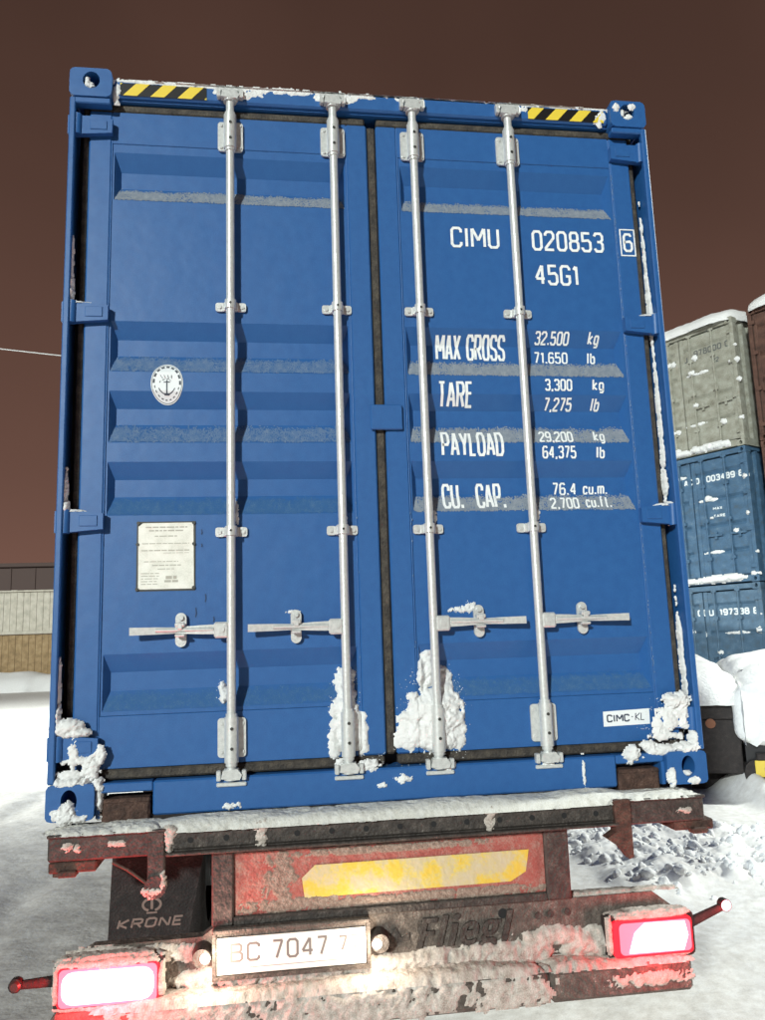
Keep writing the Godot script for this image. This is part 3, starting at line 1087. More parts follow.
var fn := FastNoiseLite.new()
func frost_line(x: float, y0: float, y1: float, w: float, cover: float, z: float) -> SurfaceTool:
	var st := st0()
	var y := y0
	while y < y1:
		if rng.randf() < cover + fn.get_noise_2d(y * 6.0, x) * cover:
			var q := x + rng.randf_range(-.5, .5) * w
			quad(st, V(q - .0016, y, z + .0006), V(q + .0016, y, z + .0006), V(q + .0016, y + .008, z + .0006), V(q - .0016, y + .008, z + .0006))
		y += .0085
	return st

# loose powder flecks stuck round a clump
func powder(parent, cx: float, cy: float, rx: float, ry: float, n: int, base: Callable):
	var st := st0()
	for i in n:
		var a := rng.randf() * TAU
		var q: float = .72 + abs(rng.randfn(0.0, .17))
		var x := cx + cos(a) * rx * q
		var y := cy + sin(a) * ry * q
		var h := rng.randf_range(.0007, .0020)
		var z: float = base.call(x, y) + .0012
		tri(st, V(x - h, y - h * .6, z), V(x + h, y - h * .5, z), V(x + h * .2, y + h, z + .0006))
		tri(st, V(x + h * .2, y + h, z + .0006), V(x - h * .9, y + h * .8, z), V(x - h, y - h * .6, z))
	var o := obj("snow_powder", st, M.snow, parent)
	o.set_meta("kind", "stuff")

func oblong(w: float, h: float, n := 8) -> Array:
	var r: float = w * .5
	var pts = []
	for i in n + 1: pts.append(Vector2(cos(PI * i / n) * r, h * .5 - r + sin(PI * i / n) * r))
	for i in n + 1: pts.append(Vector2(-cos(PI * i / n) * r, -h * .5 + r - sin(PI * i / n) * r))
	return pts

func rrect(w: float, h: float, r: float) -> Array:
	var pts = []
	for c in [[1, 1, 0], [-1, 1, 1], [-1, -1, 2], [1, -1, 3]]:
		for i in 4:
			var a: float = PI * .5 * (c[2] + i / 3.0)
			pts.append(Vector2(c[0] * (w * .5 - r) + cos(a) * r, c[1] * (h * .5 - r) + sin(a) * r))
	return pts

func build_rods(t):
	var zr := -.024
	var X := V(1, 0, 0)
	var Y := V(0, 1, 0)
	for i in 4:
		var x: float = [-.588, -.165, .174, .594][i]
		var s: float = -1.0 if i < 2 else 1.0
		var st := st0()
		cyl(st, V(x, .105, zr), V(x, 2.835, zr), .0165, 20)
		var rod := obj("lock_rod", st, M.galv, t, ["outer lock rod of the left door", "inner lock rod of the left door", "inner lock rod of the right door", "outer lock rod of the right door"][i])
		# bearing plates with sleeves, top and bottom
		for e in [[2.655, 2.585, 2.735, .13], [.25, .165, .325, .14]]:
			st = st0()
			prism(st, rrect(.102, e[3], .012), V(x, e[0], -.048), X, Y, .009)
			obj("bearing_plate", st, M.galv, rod)
			st = st0()
			cyl(st, V(x, e[1], zr), V(x, e[2], zr), .0255, 20)
			cyl(st, V(x, e[1] - .012, zr), V(x, e[2] + .012, zr), .021, 18)
			obj("sleeve", st, M.galv, rod)
			for yy in [e[0] - .035, e[0] + .035]:
				st = st0()
				cyl(st, V(x + .002, yy, zr + .02), V(x + .002, yy, zr + .0275), .006, 10)
				obj("rivet", st, M.steel_dark, rod)
			for xx in [-.038, .038]:
				for yy in [-.05, .05]:
					st = st0()
					cyl(st, V(x + xx, e[0] + yy, -.05), V(x + xx, e[0] + yy, -.043), .007, 8)
					obj("bolt", st, M.galv, rod)
		# straps in the middle
		for y in [1.911, 1.007]:
			st = st0()
			for k in [-1, 1]:
				prism(st, rrect(.036, .036, .009), V(x + k * .042, y, -.050), X, Y, .008)
				cyl(st, V(x + k * .044, y, -.052), V(x + k * .044, y, -.045), .008, 10)
			cyl(st, V(x, y - .018, zr), V(x, y + .018, zr), .0225, 20)
			box(st, V(x - .028, y - .018, -.058), V(x + .028, y + .018, -.04), .003)
			obj("guide_strap", st, M.galv, rod)
			st = st0()
			cyl(st, V(x, y, zr + .02), V(x, y, zr + .0242), .005, 8)
			obj("rivet", st, M.steel_dark, rod)
		# cams and keepers
		for e in [[2.815, 1], [.125, -1]]:
			var y: float = e[0]
			var sg: int = e[1]
			st = st0()
			cyl(st, V(x, y - .02, zr), V(x, y + .02, zr), .027, 14)
			prism(st, [Vector2(-.036, -.012), Vector2(.03, -.018), Vector2(.038, .0), Vector2(.022, .02), Vector2(-.03, .016)], V(x, y, .004), X, Y, .03)
			obj("cam", st, M.galv, rod)
			st = st0()
			for k in [-1, 1]: box(st, V(x + k * .045 - .008, y - .014 + sg * .006, -.03), V(x + k * .045 + .008, y + .022 + sg * .006, -.002), .003)
			box(st, V(x - .053, y + sg * .034 - .007, -.034), V(x + .053, y + sg * .034 + .007, -.012), .003)
			obj("cam_keeper", st, M.galv, rod)
		# handle: hub block, lever, hooked retainer with its hasp
		var hy := .640
		st = st0()
		box(st, V(x + s * .010, hy - .030, -.030), V(x + s * .062, hy + .028, -.006), .006)
		obj("handle_hub", st, M.galv, rod)
		st = st0()
		cyl(st, V(x + s * .034, hy, -.01), V(x + s * .034, hy, -.002), .011, 12)
		obj("bolt", st, M.galv, rod)
		st = st0()
		var px = [.06, .115, .20, .27, .362]
		var ph = [.018, .016, .011, .013, .014]
		var pz = [-.014, -.014, -.018, -.012, -.006]
		for k in 4:
			var a := []
			for m in [k, k + 1]:
				for sy in [-1, 1]:
					for zz in [0.0, -.010]: a.append(V(x + s * px[m], hy + .002 + sy * ph[m], pz[m] + zz))
			# a: [lo f, lo b, hi f, hi b] x2
			var fl := s < 0
			for q in [[0, 4, 6, 2], [5, 1, 3, 7], [2, 6, 7, 3], [1, 5, 4, 0]]:
				if fl: quad(st, a[q[3]], a[q[2]], a[q[1]], a[q[0]])
				else: quad(st, a[q[0]], a[q[1]], a[q[2]], a[q[3]])
			if k == 3:
				if fl: quad(st, a[6], a[7], a[5], a[4])
				else: quad(st, a[4], a[5], a[7], a[6])
		cyl(st, V(x + s * .065, hy + .003, -.016), V(x + s * .27, hy + .003, -.011), .0075, 8)
		obj("handle", st, M.galv, rod)
		var hx := x + s * .184
		st = st0()
		prism(st, oblong(.04, .125), V(hx, hy + .004, -.044), X, Y, .012)
		obj("retainer_plate", st, M.galv, rod)
		st = st0()
		box(st, V(hx - .018, hy - .022, -.03), V(hx + .018, hy - .012, -.004), .003)
		box(st, V(hx - .018, hy + .014, -.034), V(hx + .018, hy + .030, -.002), .004)
		box(st, V(hx - .010, hy + .004, -.008), V(hx + .010, hy + .030, -.001), .003)
		obj("hasp", st, M.galv, rod)
		st = st0()
		cyl(st, V(hx, hy + .048, -.046), V(hx, hy + .048, -.034), .0095, 12)
		obj("bolt", st, M.galv, rod)

func clump(parent, o: Vector3, blobs: Array, sd: int, cell := .0045, rough := .35, freq := 16.0, m = "snow", up := false, base = null):
	var st: SurfaceTool
	if up: st = snow_st(o, V(1, 0, 0), V(0, 0, -1), V(0, 1, 0), blobs, cell, rough, freq, sd)
	else: st = snow_st(o, V(1, 0, 0), V(0, 1, 0), V(0, 0, 1), blobs, cell, rough, freq, sd, base)
	return obj("snow_clump", st, M[m], parent)

func container_snow(t):
	var dz := func(a, b): return door_z(a, b) + .001
	# snow packed round the two inner bottom bearings
	clump(t, V(0, 0, 0), [[-.165, .42, .042, .09, .032, 2], [-.172, .30, .055, .12, .034, 2], [-.215, .21, .026, .06, .012, 2], [-.115, .24, .034, .08, .016, 2]], 101, .004, .25, 11.0, "snow", false, dz)
	clump(t, V(0, 0, 0), [[.150, .46, .045, .07, .045, 2], [.205, .42, .045, .06, .03, 2], [.165, .28, .115, .13, .050, 2], [.235, .22, .06, .06, .02, 2], [.075, .24, .055, .075, .014, 2], [.03, .20, .02, .02, .006, 2]], 102, .004, .25, 11.0, "snow", false, dz)
	clump(t, V(0, 0, 0), [[-.615, .405, .020, .035, .03, 2], [-.625, .43, .014, .022, .025, 2]], 103, .003, .25, 18.0, "snow", false, dz)
	for p in [[-.17, .33, .06, .16, 150], [.165, .32, .13, .17, 260], [-1.12, .2, .09, .07, 90], [1.09, .23, .10, .09, 120], [.10, .15, .2, .04, 60], [-.62, .42, .03, .04, 20]]:
		powder(t, p[0], p[1], p[2], p[3], p[4], dz)
	# splinters behind the rods at the strap level
	for p in [[-.57, 1.085, .010, .05], [-.155, 1.05, .010, .03], [.205, 1.06, .008, .03], [.625, 1.07, .012, .04], [-.36, .70, .025, .006], [.30, .69, .05, .012], [.33, .70, .02, .02]]:
		clump(t, V(0, 0, 0), [[p[0], p[1], p[2], p[3], .008, 2]], int(500 + p[0] * 100), .003, .5, 40.0, "snow", false, dz)
	# corners of the doors, hinges
	var hx := func(_a, _b): return -.028
	clump(t, V(0, 0, 0), [[-1.165, .312, .055, .03, .034, 2], [-1.13, .292, .055, .016, .03, 2], [-1.192, .34, .012, .05, .03, 2]], 110, .004, .3, 18.0, "snow", false, hx)
	clump(t, V(0, 0, 0), [[-1.135, .222, .016, .045, .010, 2], [-1.12, .195, .055, .013, .010, 2], [-1.075, .165, .03, .045, .016, 2], [-1.15, .15, .045, .016, .012, 2], [-1.045, .21, .016, .035, .012, 2]], 111, .0035, .5, 22.0, "snow", false, func(_a, _b): return -.024)
	clump(t, V(0, 0, 0), [[-1.14, .126, .075, .018, .045, 2.5], [-1.05, .11, .022, .03, .03, 2], [-1.046, .06, .012, .06, .02, 2]], 112, .0035, .35, 22.0, "snow", false, func(_a, _b): return -.03)
	clump(t, V(0, 0, 0), [[-1.155, .022, .045, .034, .03, 2], [-1.12, .008, .04, .014, .02, 2], [-1.145, .048, .02, .02, .02, 2]], 113, .0035, .35, 22.0, "snow", false, func(_a, _b): return -.004)
	clump(t, V(0, 0, 0), [[1.13, .312, .06, .032, .034, 2], [1.10, .245, .05, .045, .016, 2], [1.15, .25, .03, .045, .016, 2], [1.05, .215, .028, .05, .014, 2], [1.08, .178, .065, .015, .014, 2]], 120, .0035, .42, 20.0, "snow", false, func(_a, _b): return -.026)
	clump(t, V(0, 0, 0), [[1.15, .133, .06, .022, .05, 2.5], [1.185, .16, .02, .04, .04, 2], [1.06, .128, .07, .02, .03, 2], [1.0, .145, .03, .02, .02, 2]], 121, .0035, .35, 22.0, "snow", false, func(_a, _b): return -.03)
	clump(t, V(0, 0, 0), [[1.072, .03, .016, .036, .02, 2], [1.165, .014, .026, .014, .015, 2]], 122, .003, .35, 22.0, "snow", false, func(_a, _b): return .0)
	clump(t, V(0, 0, 0), [[.93, .115, .04, .03, .03, 2], [.935, .14, .015, .02, .03, 2]], 123, .0035, .35, 22.0, "snow", false, func(_a, _b): return -.022)
	clump(t, V(0, 0, 0), [[1.146, .034, .02, .012, .02, 2]], 124, .003, .3, 30.0, "snow", false, func(_a, _b): return -.02)
	# snow lodged in the gap by the right post, and thin on the left post
	clump(t, V(0, 0, 0), [[1.192, 2.05, .006, .34, .02, 2], [1.193, 1.96, .009, .12, .028, 2]], 130, .003, .35, 10.0, "snow", false, func(_a, _b): return -.075)
	clump(t, V(0, 0, 0), [[1.194, 1.40, .008, .36, .022, 2], [1.190, 1.20, .012, .12, .032, 2], [1.195, 1.62, .005, .2, .018, 2]], 131, .003, .35, 10.0, "snow", false, func(_a, _b): return -.075)
	clump(t, V(0, 0, 0), [[1.194, .52, .009, .20, .026, 2], [1.196, .38, .008, .12, .03, 2]], 132, .003, .35, 10.0, "snow", false, func(_a, _b): return -.075)
	clump(t, V(0, 0, 0), [[-1.196, 2.06, .006, .16, .02, 2], [-1.194, 1.96, .01, .05, .03, 2]], 133, .003, .45, 12.0, "snow", false, func(_a, _b): return -.035)
	clump(t, V(0, 0, 0), [[-1.195, 1.16, .010, .09, .02, 2], [-1.19, 1.10, .014, .04, .03, 2], [-1.196, .45, .008, .1, .02, 2]], 134, .003, .35, 12.0, "snow", false, func(_a, _b): return -.035)
	# hinge tops
	for s in [-1, 1]:
		for y in [1.908, 1.091]:
			var a := .010 if s < 0 else .012
			clump(t, V(s * 1.165, y, -.045), [[0, 0, .045, .02, a, 2.4], [s * .02, 0, .022, .022, a * 1.7, 2]], 140 + int(y * 10) + s, .003, .3, 30.0, "snow", true)
	# thin rime under the top edge of the header and round the top cams
	var hz := func(_a, _b): return -.0305
	clump(t, V(0, 0, 0), [[-.6, 2.866, .42, .011, .003, 4], [-.56, 2.842, .09, .024, .003, 2], [-.35, 2.862, .22, .015, .003, 2], [-.15, 2.848, .09, .026, .004, 2], [-.05, 2.862, .1, .012, .003, 2]], 150, .004, .6, 16.0, "snow", false, hz)
	clump(t, V(0, 0, 0), [[.17, 2.858, .07, .014, .003, 2], [.62, 2.846, .06, .02, .003, 2], [.85, 2.868, .3, .006, .003, 4], [1.02, 2.826, .03, .038, .005, 2]], 151, .004, .6, 16.0, "snow", false, hz)
	clump(t, V(0, 0, 0), [[-1.04, 2.82, .016, .045, .006, 2], [-.9, 2.868, .16, .008, .003, 3]], 152, .004, .5, 16.0, "snow", false, hz)
	# header top, castings' holes
	clump(t, V(0, 2.871, -.09), [[0, 0, 1.06, .06, .012, 6]], 153, .012, .2, 6.0, "snow", true)
	for s in [-1, 1]:
		clump(t, V(s * 1.135, 2.846, 0), [[.012 * s, -.02, .02, .014, .014, 2], [-.018, .0, .01, .022, .01, 2]], 160 + s, .0025, .3, 40.0, "snow", false, func(_a, _b): return -.014)
	clump(t, V(1.085, 2.862, 0), [[0, 0, .016, .022, .008, 2], [.075, .008, .018, .014, .008, 2]], 163, .003, .3, 40.0, "snow", false, func(_a, _b): return .0)
	# a few specks below the cams and on the sill
	for p in [[.035, .075, .03, .016], [-.045, .055, .016, .014], [-.59, .018, .04, .012], [.73, .06, .006, .06], [-.09, .13, .04, .02], [-.2, .14, .02, .016], [.21, .11, .02, .02], [.6, .1, .03, .012]]:
		clump(t, V(0, 0, 0), [[p[0], p[1], p[2], p[3], .012, 2]], int(200 + p[0] * 90), .003, .5, 30.0, "snow", false, func(_a, _b): return -.023)
	# roof
	var st := snow_st(V(0, 2.876, -6.1), V(1, 0, 0), V(0, 0, -1), V(0, 1, 0), [[0, 0, 1.17, 5.85, .1, 10]], .1, .1, 1.0, 170)
	obj("snow_cover", st, M.snow, t)

# ------------------------------------------------------------------ the trailer under it
func build_trailer():
	var t := thing("container_trailer", "dirty brown container chassis trailer with lit tail lights and snowy bumper", "trailer", V(0, 0, 0))
	var st: SurfaceTool
	var X := V(1, 0, 0)
	var Y := V(0, 1, 0)
	# long frame
	for s in [-1, 1]:
		st = st0()
		box(st, V(s * .40, .84, -.02), V(s * .56, .86, -11.8)); box(st, V(s * .40, 1.08, -.02), V(s * .56, 1.10, -11.8)); box(st, V(s * .475, .86, -.02), V(s * .485, 1.08, -11.8))
		obj("frame_rail", st, M.chassis, t)
	for z in [-1.2, -3.0, -5.0, -7.5, -10.0]:
		st = st0()
		box(st, V(-.475, .9, z), V(.475, 1.05, z - .1))
		obj("cross_member", st, M.chassis, t)
	# rear bolster: outer arms and the perforated centre channel
	st = st0()
	box(st, V(-1.185, 1.04, .085), V(-.80, 1.122, -.12), .006)
	box(st, V(-1.185, 1.118, .10), V(-.80, 1.128, .085), .002)
	obj("bolster_arm", st, M.chassis, t)
	st = st0()
	box(st, V(.80, 1.035, .085), V(1.145, 1.122, -.12), .006)
	box(st, V(.80, 1.118, .10), V(1.145, 1.128, .085), .002)
	obj("bolster_arm", st, M.chassis, t)
	st = st0()
	box(st, V(-.80, 1.055, .092), V(.80, 1.112, -.12), .006)
	box(st, V(-.80, 1.04, .112), V(.80, 1.05, -.1), .003)
	box(st, V(-.80, 1.05, .082), V(.80, 1.056, -.1))
	obj("bolster_beam", st, M.chassis, t)
	for i in 13:
		st = st0()
		cyl(st, V(-.72 + i * .12, 1.085, .0915), V(-.72 + i * .12, 1.085, .0935), .010, 12)
		obj("bolt_hole", st, M.hole, t)
	# twist lock boxes that stand in the sill openings
	for s in [-1, 1]:
		st = st0()
		box(st, V(s * .872, 1.122, -.03), V(s * 1.038, 1.205, -.14), .008)
		box(st, V(s * .872, 1.195, -.028), V(s * 1.036, 1.212, -.145), .004)
		obj("twist_lock_box", st, M.rust, t)
		st = st0()
		box(st, V(s * 1.185, 1.0, .07), V(s * 1.03, 1.036, -.1), .005)
		cyl(st, V(s * 1.15, .985, .03), V(s * 1.15, 1.0, .03), .03, 12)
		box(st, V(s * 1.15, .99, .09), V(s * 1.09, 1.01, .05), .004)
		obj("twist_lock_handle", st, M.rust, t)
	# hangers
	st = st0()
	box(st, V(-.86, .945, .10), V(-.805, 1.12, .06), .004)
	cyl(st, V(-.833, .945, .055), V(-.833, .945, .105), .036, 16)
	obj("hanger_bracket", st, M.chassis, t)
	st = st0()
	tube(st, [V(-.98, 1.02, .05), V(-.93, 1.0, .07), V(-.86, .955, .09)], .006, 6)
	obj("release_wire", st, M.rust, t)
	st = st0()
	prism(st, [Vector2(.75, 1.0), Vector2(.80, .965), Vector2(.83, .925), Vector2(.846, .93), Vector2(.846, 1.13), Vector2(.785, 1.13), Vector2(.785, 1.02)], V(0, 0, .11), X, Y, .05)
	obj("hanger_bracket", st, M.rust, t)
	# marker board: frame, red plate, yellow strip
	st = st0()
	box(st, V(-.652, .79, .058), V(-.578, 1.042, -.02), .006)
	box(st, V(.532, .79, .058), V(.622, 1.042, -.02), .006)
	box(st, V(-.578, 1.022, .054), V(.532, 1.042, -.02))
	box(st, V(-.578, .79, .056), V(.532, .818, -.02), .004)
	var fr := obj("marker_board_frame", st, M.chassis, t)
	st = st0()
	box(st, V(-.577, .8185, .042), V(.531, 1.0215, .03))
	obj("red_board", st, M.board_red, fr)
	st = st0()
	prism(st, [Vector2(-.336, .858), Vector2(.402, .862), Vector2(.46, .892), Vector2(.475, .966), Vector2(-.299, .964), Vector2(-.345, .924)], V(0, 0, .0445), X, Y, .002)
	obj("yellow_strip", st, M.board_yellow, fr)
	obj("grime", snow_st(V(0, 0, .0447), X, Y, V(0, 0, 1), [[.05, .834, .46, .016, .0010, 4], [-.05, 1.004, .35, .012, .0010, 3], [-.36, .842, .18, .02, .001, 3], [-.42, .93, .05, .08, .0008, 2]], .004, .6, 18.0, 331), M.grime, fr)
	# mud flap left
	st = st0()
	prism(st, [Vector2(-1.072, .47), Vector2(-.80, .47), Vector2(-.70, 1.0), Vector2(-1.052, 1.0)], V(0, 0, -.34), X, Y, .012)
	var fl := obj("mud_flap", st, M.rubber, t, "dark mud flap with pale lettering")
	var fm := func(x, y, l): return V(x, y, -.3392 + l)
	obj("lettering", text_st("KRONE", -1.035, -.795, .684, .036, .0075, fm, .3, .3), M.flap_print, fl)
	st = st0()
	for k in [[PI * .62, PI * 1.38], [-PI * .38, PI * .38]]:
		var pts = []
		for i in 13:
			var a: float = lerp(k[0], k[1], i / 12.0)
			pts.append(Vector2(-.905 + cos(a) * .033, .765 + sin(a) * .022))
		ribbon(st, pts, .009, fm, 0.0)
	ribbon(st, [Vector2(-.905, .749), Vector2(-.905, .782)], .010, fm, 0.0)
	ribbon(st, [Vector2(-.925, .736), Vector2(-.885, .736)], .006, fm, 0.0)
	obj("flap_emblem", st, M.flap_print, fl)
	# wheels
	for z in [-1.95, -3.25, -4.55]:
		for s in [-1, 1]:
			st = st0()
			var pr = [[.30, -.18], [.44, -.185], [.49, -.16], [.505, -.1], [.505, .1], [.49, .16], [.44, .185], [.30, .18]]
			st.set_smooth_group(0)
			for k in 36:
				var a := TAU * k / 36
				var b := TAU * (k + 1) / 36
				for i in pr.size() - 1:
					var f := func(p, an): return V(s * .99 + p[1], .505 + sin(an) * p[0], z + cos(an) * p[0])
					quad(st, f.call(pr[i], a), f.call(pr[i], b), f.call(pr[i + 1], b), f.call(pr[i + 1], a))
			var wh := obj("wheel", st, M.rubber, t)
			st = st0()
			cyl(st, V(s * .85, .505, z), V(s * 1.08, .505, z), .30, 28)
			cyl(st, V(s * .8, .505, z), V(s * 1.15, .505, z), .12, 16)
			obj("rim", st, M.mast, wh)
		st = st0()
		cyl(st, V(-.9, .505, z), V(.9, .505, z), .07, 12)
		obj("axle", st, M.chassis, t)
	# bumper: upper plate with raised letters, lower bar
	var bx := -.035
	st = st0()
	prism(st, [Vector2(-1.10, .60), Vector2(1.06, .60), Vector2(1.06, .715), Vector2(.965, .786), Vector2(-.62, .782), Vector2(-.66, .756), Vector2(-1.02, .752), Vector2(-1.10, .71)], V(bx + .01, 0, .03), X, Y, .05)
	var bp := obj("bumper_plate", st, M.bumper, t)
	st = st0()
	box(st, V(-1.12 + bx, .475, .13), V(.50, .585, .0), .018)
	box(st, V(.502, .478, .125), V(1.06 + bx, .580, .0), .012)
	obj("underrun_bar", st, M.bumper, t)
	for s in [-1, 1]:
		st = st0()
		box(st, V(s * .52, .5, -.03), V(s * .42, .85, -.12), .006)
		obj("bumper_bracket", st, M.chassis, t)
	var tm := TextMesh.new()
	tm.text = "Fliegl"
	var sf := SystemFont.new()
	sf.font_names = PackedStringArray(["Droid Sans"])
	sf.font_weight = 700
	tm.font = sf
	tm.font_size = 64
	tm.depth = .012
	tm.pixel_size = .0021
	tm.curve_step = 1.5
	var ti := MeshInstance3D.new()
	ti.name = "raised_lettering"
	ti.mesh = tm
	ti.material_override = M.chassis
	bp.add_child(ti, true)
	ti.transform = Transform3D(Basis(V(1, 0, 0), V(.28, 1, 0), V(0, 0, 1)), V(.225, .708, .034) - org[bp])
	st = st0()
	prism(st, [Vector2(-.02, .735), Vector2(.0, .70), Vector2(.03, .715), Vector2(.025, .69), Vector2(-.015, .685), Vector2(-.04, .71)], V(0, 0, .036), X, Y, .008)
	prism(st, [Vector2(.055, .72), Vector2(.075, .69), Vector2(.085, .73), Vector2(.07, .75)], V(0, 0, .036), X, Y, .008)
	obj("raised_emblem", st, M.chassis, bp)
	st = st0()
	cyl(st, V(.37, .752, .029), V(.37, .752, .0312), .017, 16)
	obj("drain_hole", st, M.hole, bp)
	for p in [[.50, .735], [.545, .738], [.61, .74]]:
		st = st0()
		cyl(st, V(p[0], p[1], .028), V(p[0], p[1], .036), .012, 12)
		obj("bolt", st, M.chassis, bp)
	# number plate in its holder
	st = st0()
	box(st, V(-.648, .630, .085), V(-.115, .642, .03)); box(st, V(-.648, .775, .085), V(-.115, .790, .03), .004)
	box(st, V(-.648, .642, .082), V(-.636, .775, .03)); box(st, V(-.127, .642, .082), V(-.115, .775, .03))
	box(st, V(-.636, .642, .07), V(-.127, .775, .03))
	var hd := obj("plate_holder", st, M.bumper, t)
	st = st0()
	prism(st, [Vector2(-.632, .646), Vector2(-.131, .646), Vector2(-.131, .760), Vector2(-.632, .760)], V(0, 0, .076), X, Y, .005)
	var np := obj("number_plate", st, M.plate, hd, "white number plate with faint dark characters")
	var nm := func(x, y, l): return V(x, y, .0765 + l)
	obj("print", text_st("BC", -.590, -.490, .682, .060, .008, nm), M.plate_ink, np)
	obj("print", text_st("7047", -.450, -.260, .682, .062, .008, nm), M.plate_ink, np)
	obj("print", text_st("77", -.225, -.150, .690, .050, .007, nm), M.plate_ink, np)
	st = st0()
	for k in 5: ribbon(st, [Vector2(-.615, .735 - k * .006), Vector2(-.603 + k * .001, .735 - k * .006)], .003, nm, 0.0)
	ribbon(st, [Vector2(-.60, .664), Vector2(-.17, .664)], .002, nm, 0.0)
	obj("print", st, M.plate_ink, np)
	# plate lamps, one each side
	for s in [-1, 1]:
		var lx: float = -.382 + s * .300
		st = st0()
		cyl(st, V(lx, .708, .03), V(lx, .708, .095), .036, 18, .030)
		var lh := obj("plate_lamp", st, M.chassis, t)
		st = st0()
		cyl(st, V(lx - s * .012, .708, .0955), V(lx - s * .012, .708, .108), .017, 16, .011)
		obj("lamp_lens", st, M.plate_glow, lh)
		var l := OmniLight3D.new()
		l.name = "plate_light"
		l.light_color = Color(1, .93, .84)
		l.light_energy = .065
		l.omni_range = 12
		l.omni_attenuation = 2.0
		l.light_size = .02
		l.shadow_enabled = true
		lh.add_child(l)
		l.position = V(lx - s * .03, .712, .15) - org[lh]
	# tail lights
	for s in [-1, 1]:
		var cx := -.978 if s < 0 else .898
		var w := .318 if s < 0 else .298
		var y0 := .594
		var y1 := .716
		st = st0()
		prism(st, rrect(w + .03, y1 - y0 + .028, .018), V(cx, (y0 + y1) * .5, .085), X, Y, .06)
		var tl := obj("tail_light", st, M.rubber, t, "brightly lit red tail light on the left" if s < 0 else "lit red tail light on the right")
		st = st0()
		prism(st, rrect(w, y1 - y0, .014), V(cx, (y0 + y1) * .5, .1), X, Y, .014)
		obj("lens", st, M.tail_glow_soft, tl)
		st = st0()
		if s < 0: prism(st, rrect(w * .91, (y1 - y0) * .80, .035), V(cx, (y0 + y1) * .5, .106), X, Y, .005)
		else: prism(st, [Vector2(-.095, -.046), Vector2(.11, -.048), Vector2(.13, .0), Vector2(.12, .047), Vector2(-.03, .050), Vector2(-.07, .02)], V(cx, (y0 + y1) * .5, .106), X, Y, .005)
		obj("bulb_area", st, M.tail_glow, tl)
		st = st0()
		prism(st, rrect(w * (.97 if s < 0 else .90), (y1 - y0) * (.94 if s < 0 else .86), .016), V(cx + (.0 if s < 0 else .008), (y0 + y1) * .5, .1032), X, Y, .003)
		obj("reflector", st, M.tail_glow_mid, tl)
		var l := OmniLight3D.new()
		l.name = "tail_light_glow"
		l.light_color = Color(1, .12, .16)
		l.light_energy = .55 if s < 0 else .20
		l.omni_range = 20
		l.omni_attenuation = 2.0
		l.light_size = .08
		l.shadow_enabled = true
		tl.add_child(l)
		l.position = V(cx, .655, .19) - org[tl]
		# rubber arm with the outline lamp
		st = st0()
		var e := V(-1.262, .682, .11) if s < 0 else V(1.182, .742, .10)
		var b := V(-1.15, .668, .06) if s < 0 else V(1.05, .675, .06)
		cyl(st, b, e, .018, 12, .013)
		var am := obj("marker_arm", st, M.rubber, t)
		st = st0()
		cyl(st, e + V(0, 0, -.02), e + V(0, 0, .008), .021, 18)
		obj("lamp_body", st, M.rubber, am)
		st = st0()
		cyl(st, e + V(0, 0, .0085), e + V(0, 0, .016), .018, 18, .012)
		obj("marker_lens", st, M.lens_unlit if s < 0 else M.tail_glow, am)
		if s > 0:
			var l2 := OmniLight3D.new()
			l2.name = "marker_light"
			l2.light_color = Color(1, .12, .16)
			l2.light_energy = .03
			l2.omni_range = 8
			l2.light_size = .02
			l2.shadow_enabled = true
			am.add_child(l2)
			l2.position = e + V(0, 0, .05) - org[am]
	# snow on the bolster, on the bumper and its bar
	clump(t, V(0, 1.116, -.01), [[0, -.02, .88, .098, .036, 5], [-.6, -.03, .3, .08, .042, 3], [.2, -.03, .4, .085, .046, 3], [.7, -.02, .2, .085, .046, 3]], 301, .008, .12, 8.0, "snow_ledge", true)
	clump(t, V(-1.0, 1.127, .03), [[0, 0, .2, .075, .014, 4], [.08, .0, .12, .075, .022, 3]], 302, .006, .3, 14.0, "snow_ledge", true)
	clump(t, V(1.0, 1.127, .03), [[-.05, 0, .18, .075, .016, 4]], 303, .006, .3, 14.0, "snow_ledge", true)
	for p in [[-.485, .02], [.325, .018], [-.79, .016]]:
		clump(t, V(p[0], 1.085, .092), [[0, .0, p[1], .035, .012, 2], [.004, .03, p[1] * 1.4, .02, .012, 2]], int(310 + p[0] * 10), .003, .4, 30.0, "snow_dirty")
	clump(t, V(-1.12, 1.085, .085), [[0, 0, .02, .014, .01, 2], [.03, -.006, .012, .014, .01, 2], [.16, .002, .035, .01, .008, 2]], 315, .003, .5, 40.0, "snow_dirty")
	clump(t, V(-.833, .96, .10), [[-.01, -.03, .03, .018, .012, 2], [.024, .0, .01, .03, .01, 2]], 316, .003, .4, 40.0, "snow_dirty")
	clump(t, V(1.05, 1.075, .085), [[.02, .0, .03, .012, .008, 2]], 317, .003, .5, 40.0, "snow_dirty")
	var bz := func(_a, _b): return .03
	clump(t, V(0, 0, 0), [[.28, .615, .34, .045, .035, 3], [.56, .66, .17, .04, .03, 2], [.05, .60, .3, .05, .05, 3], [.68, .62, .12, .06, .04, 2]], 320, .007, .3, 10.0, "snow_dirty", false, bz)
	clump(t, V(0, .583, .07), [[.0, 0, .52, .062, .035, 5], [.15, 0, .3, .055, .04, 3]], 321, .008, .25, 10.0, "snow_dirty", true)
	clump(t, V(-.55, .583, .07), [[.0, 0, .5, .062, .026, 5]], 322, .008, .25, 10.0, "snow_dirty", true)
	clump(t, V(.78, .578, .07), [[.0, 0, .25, .055, .02, 4], [-.2, 0, .08, .055, .03, 3]], 323, .008, .3, 10.0, "snow_dirty", true)
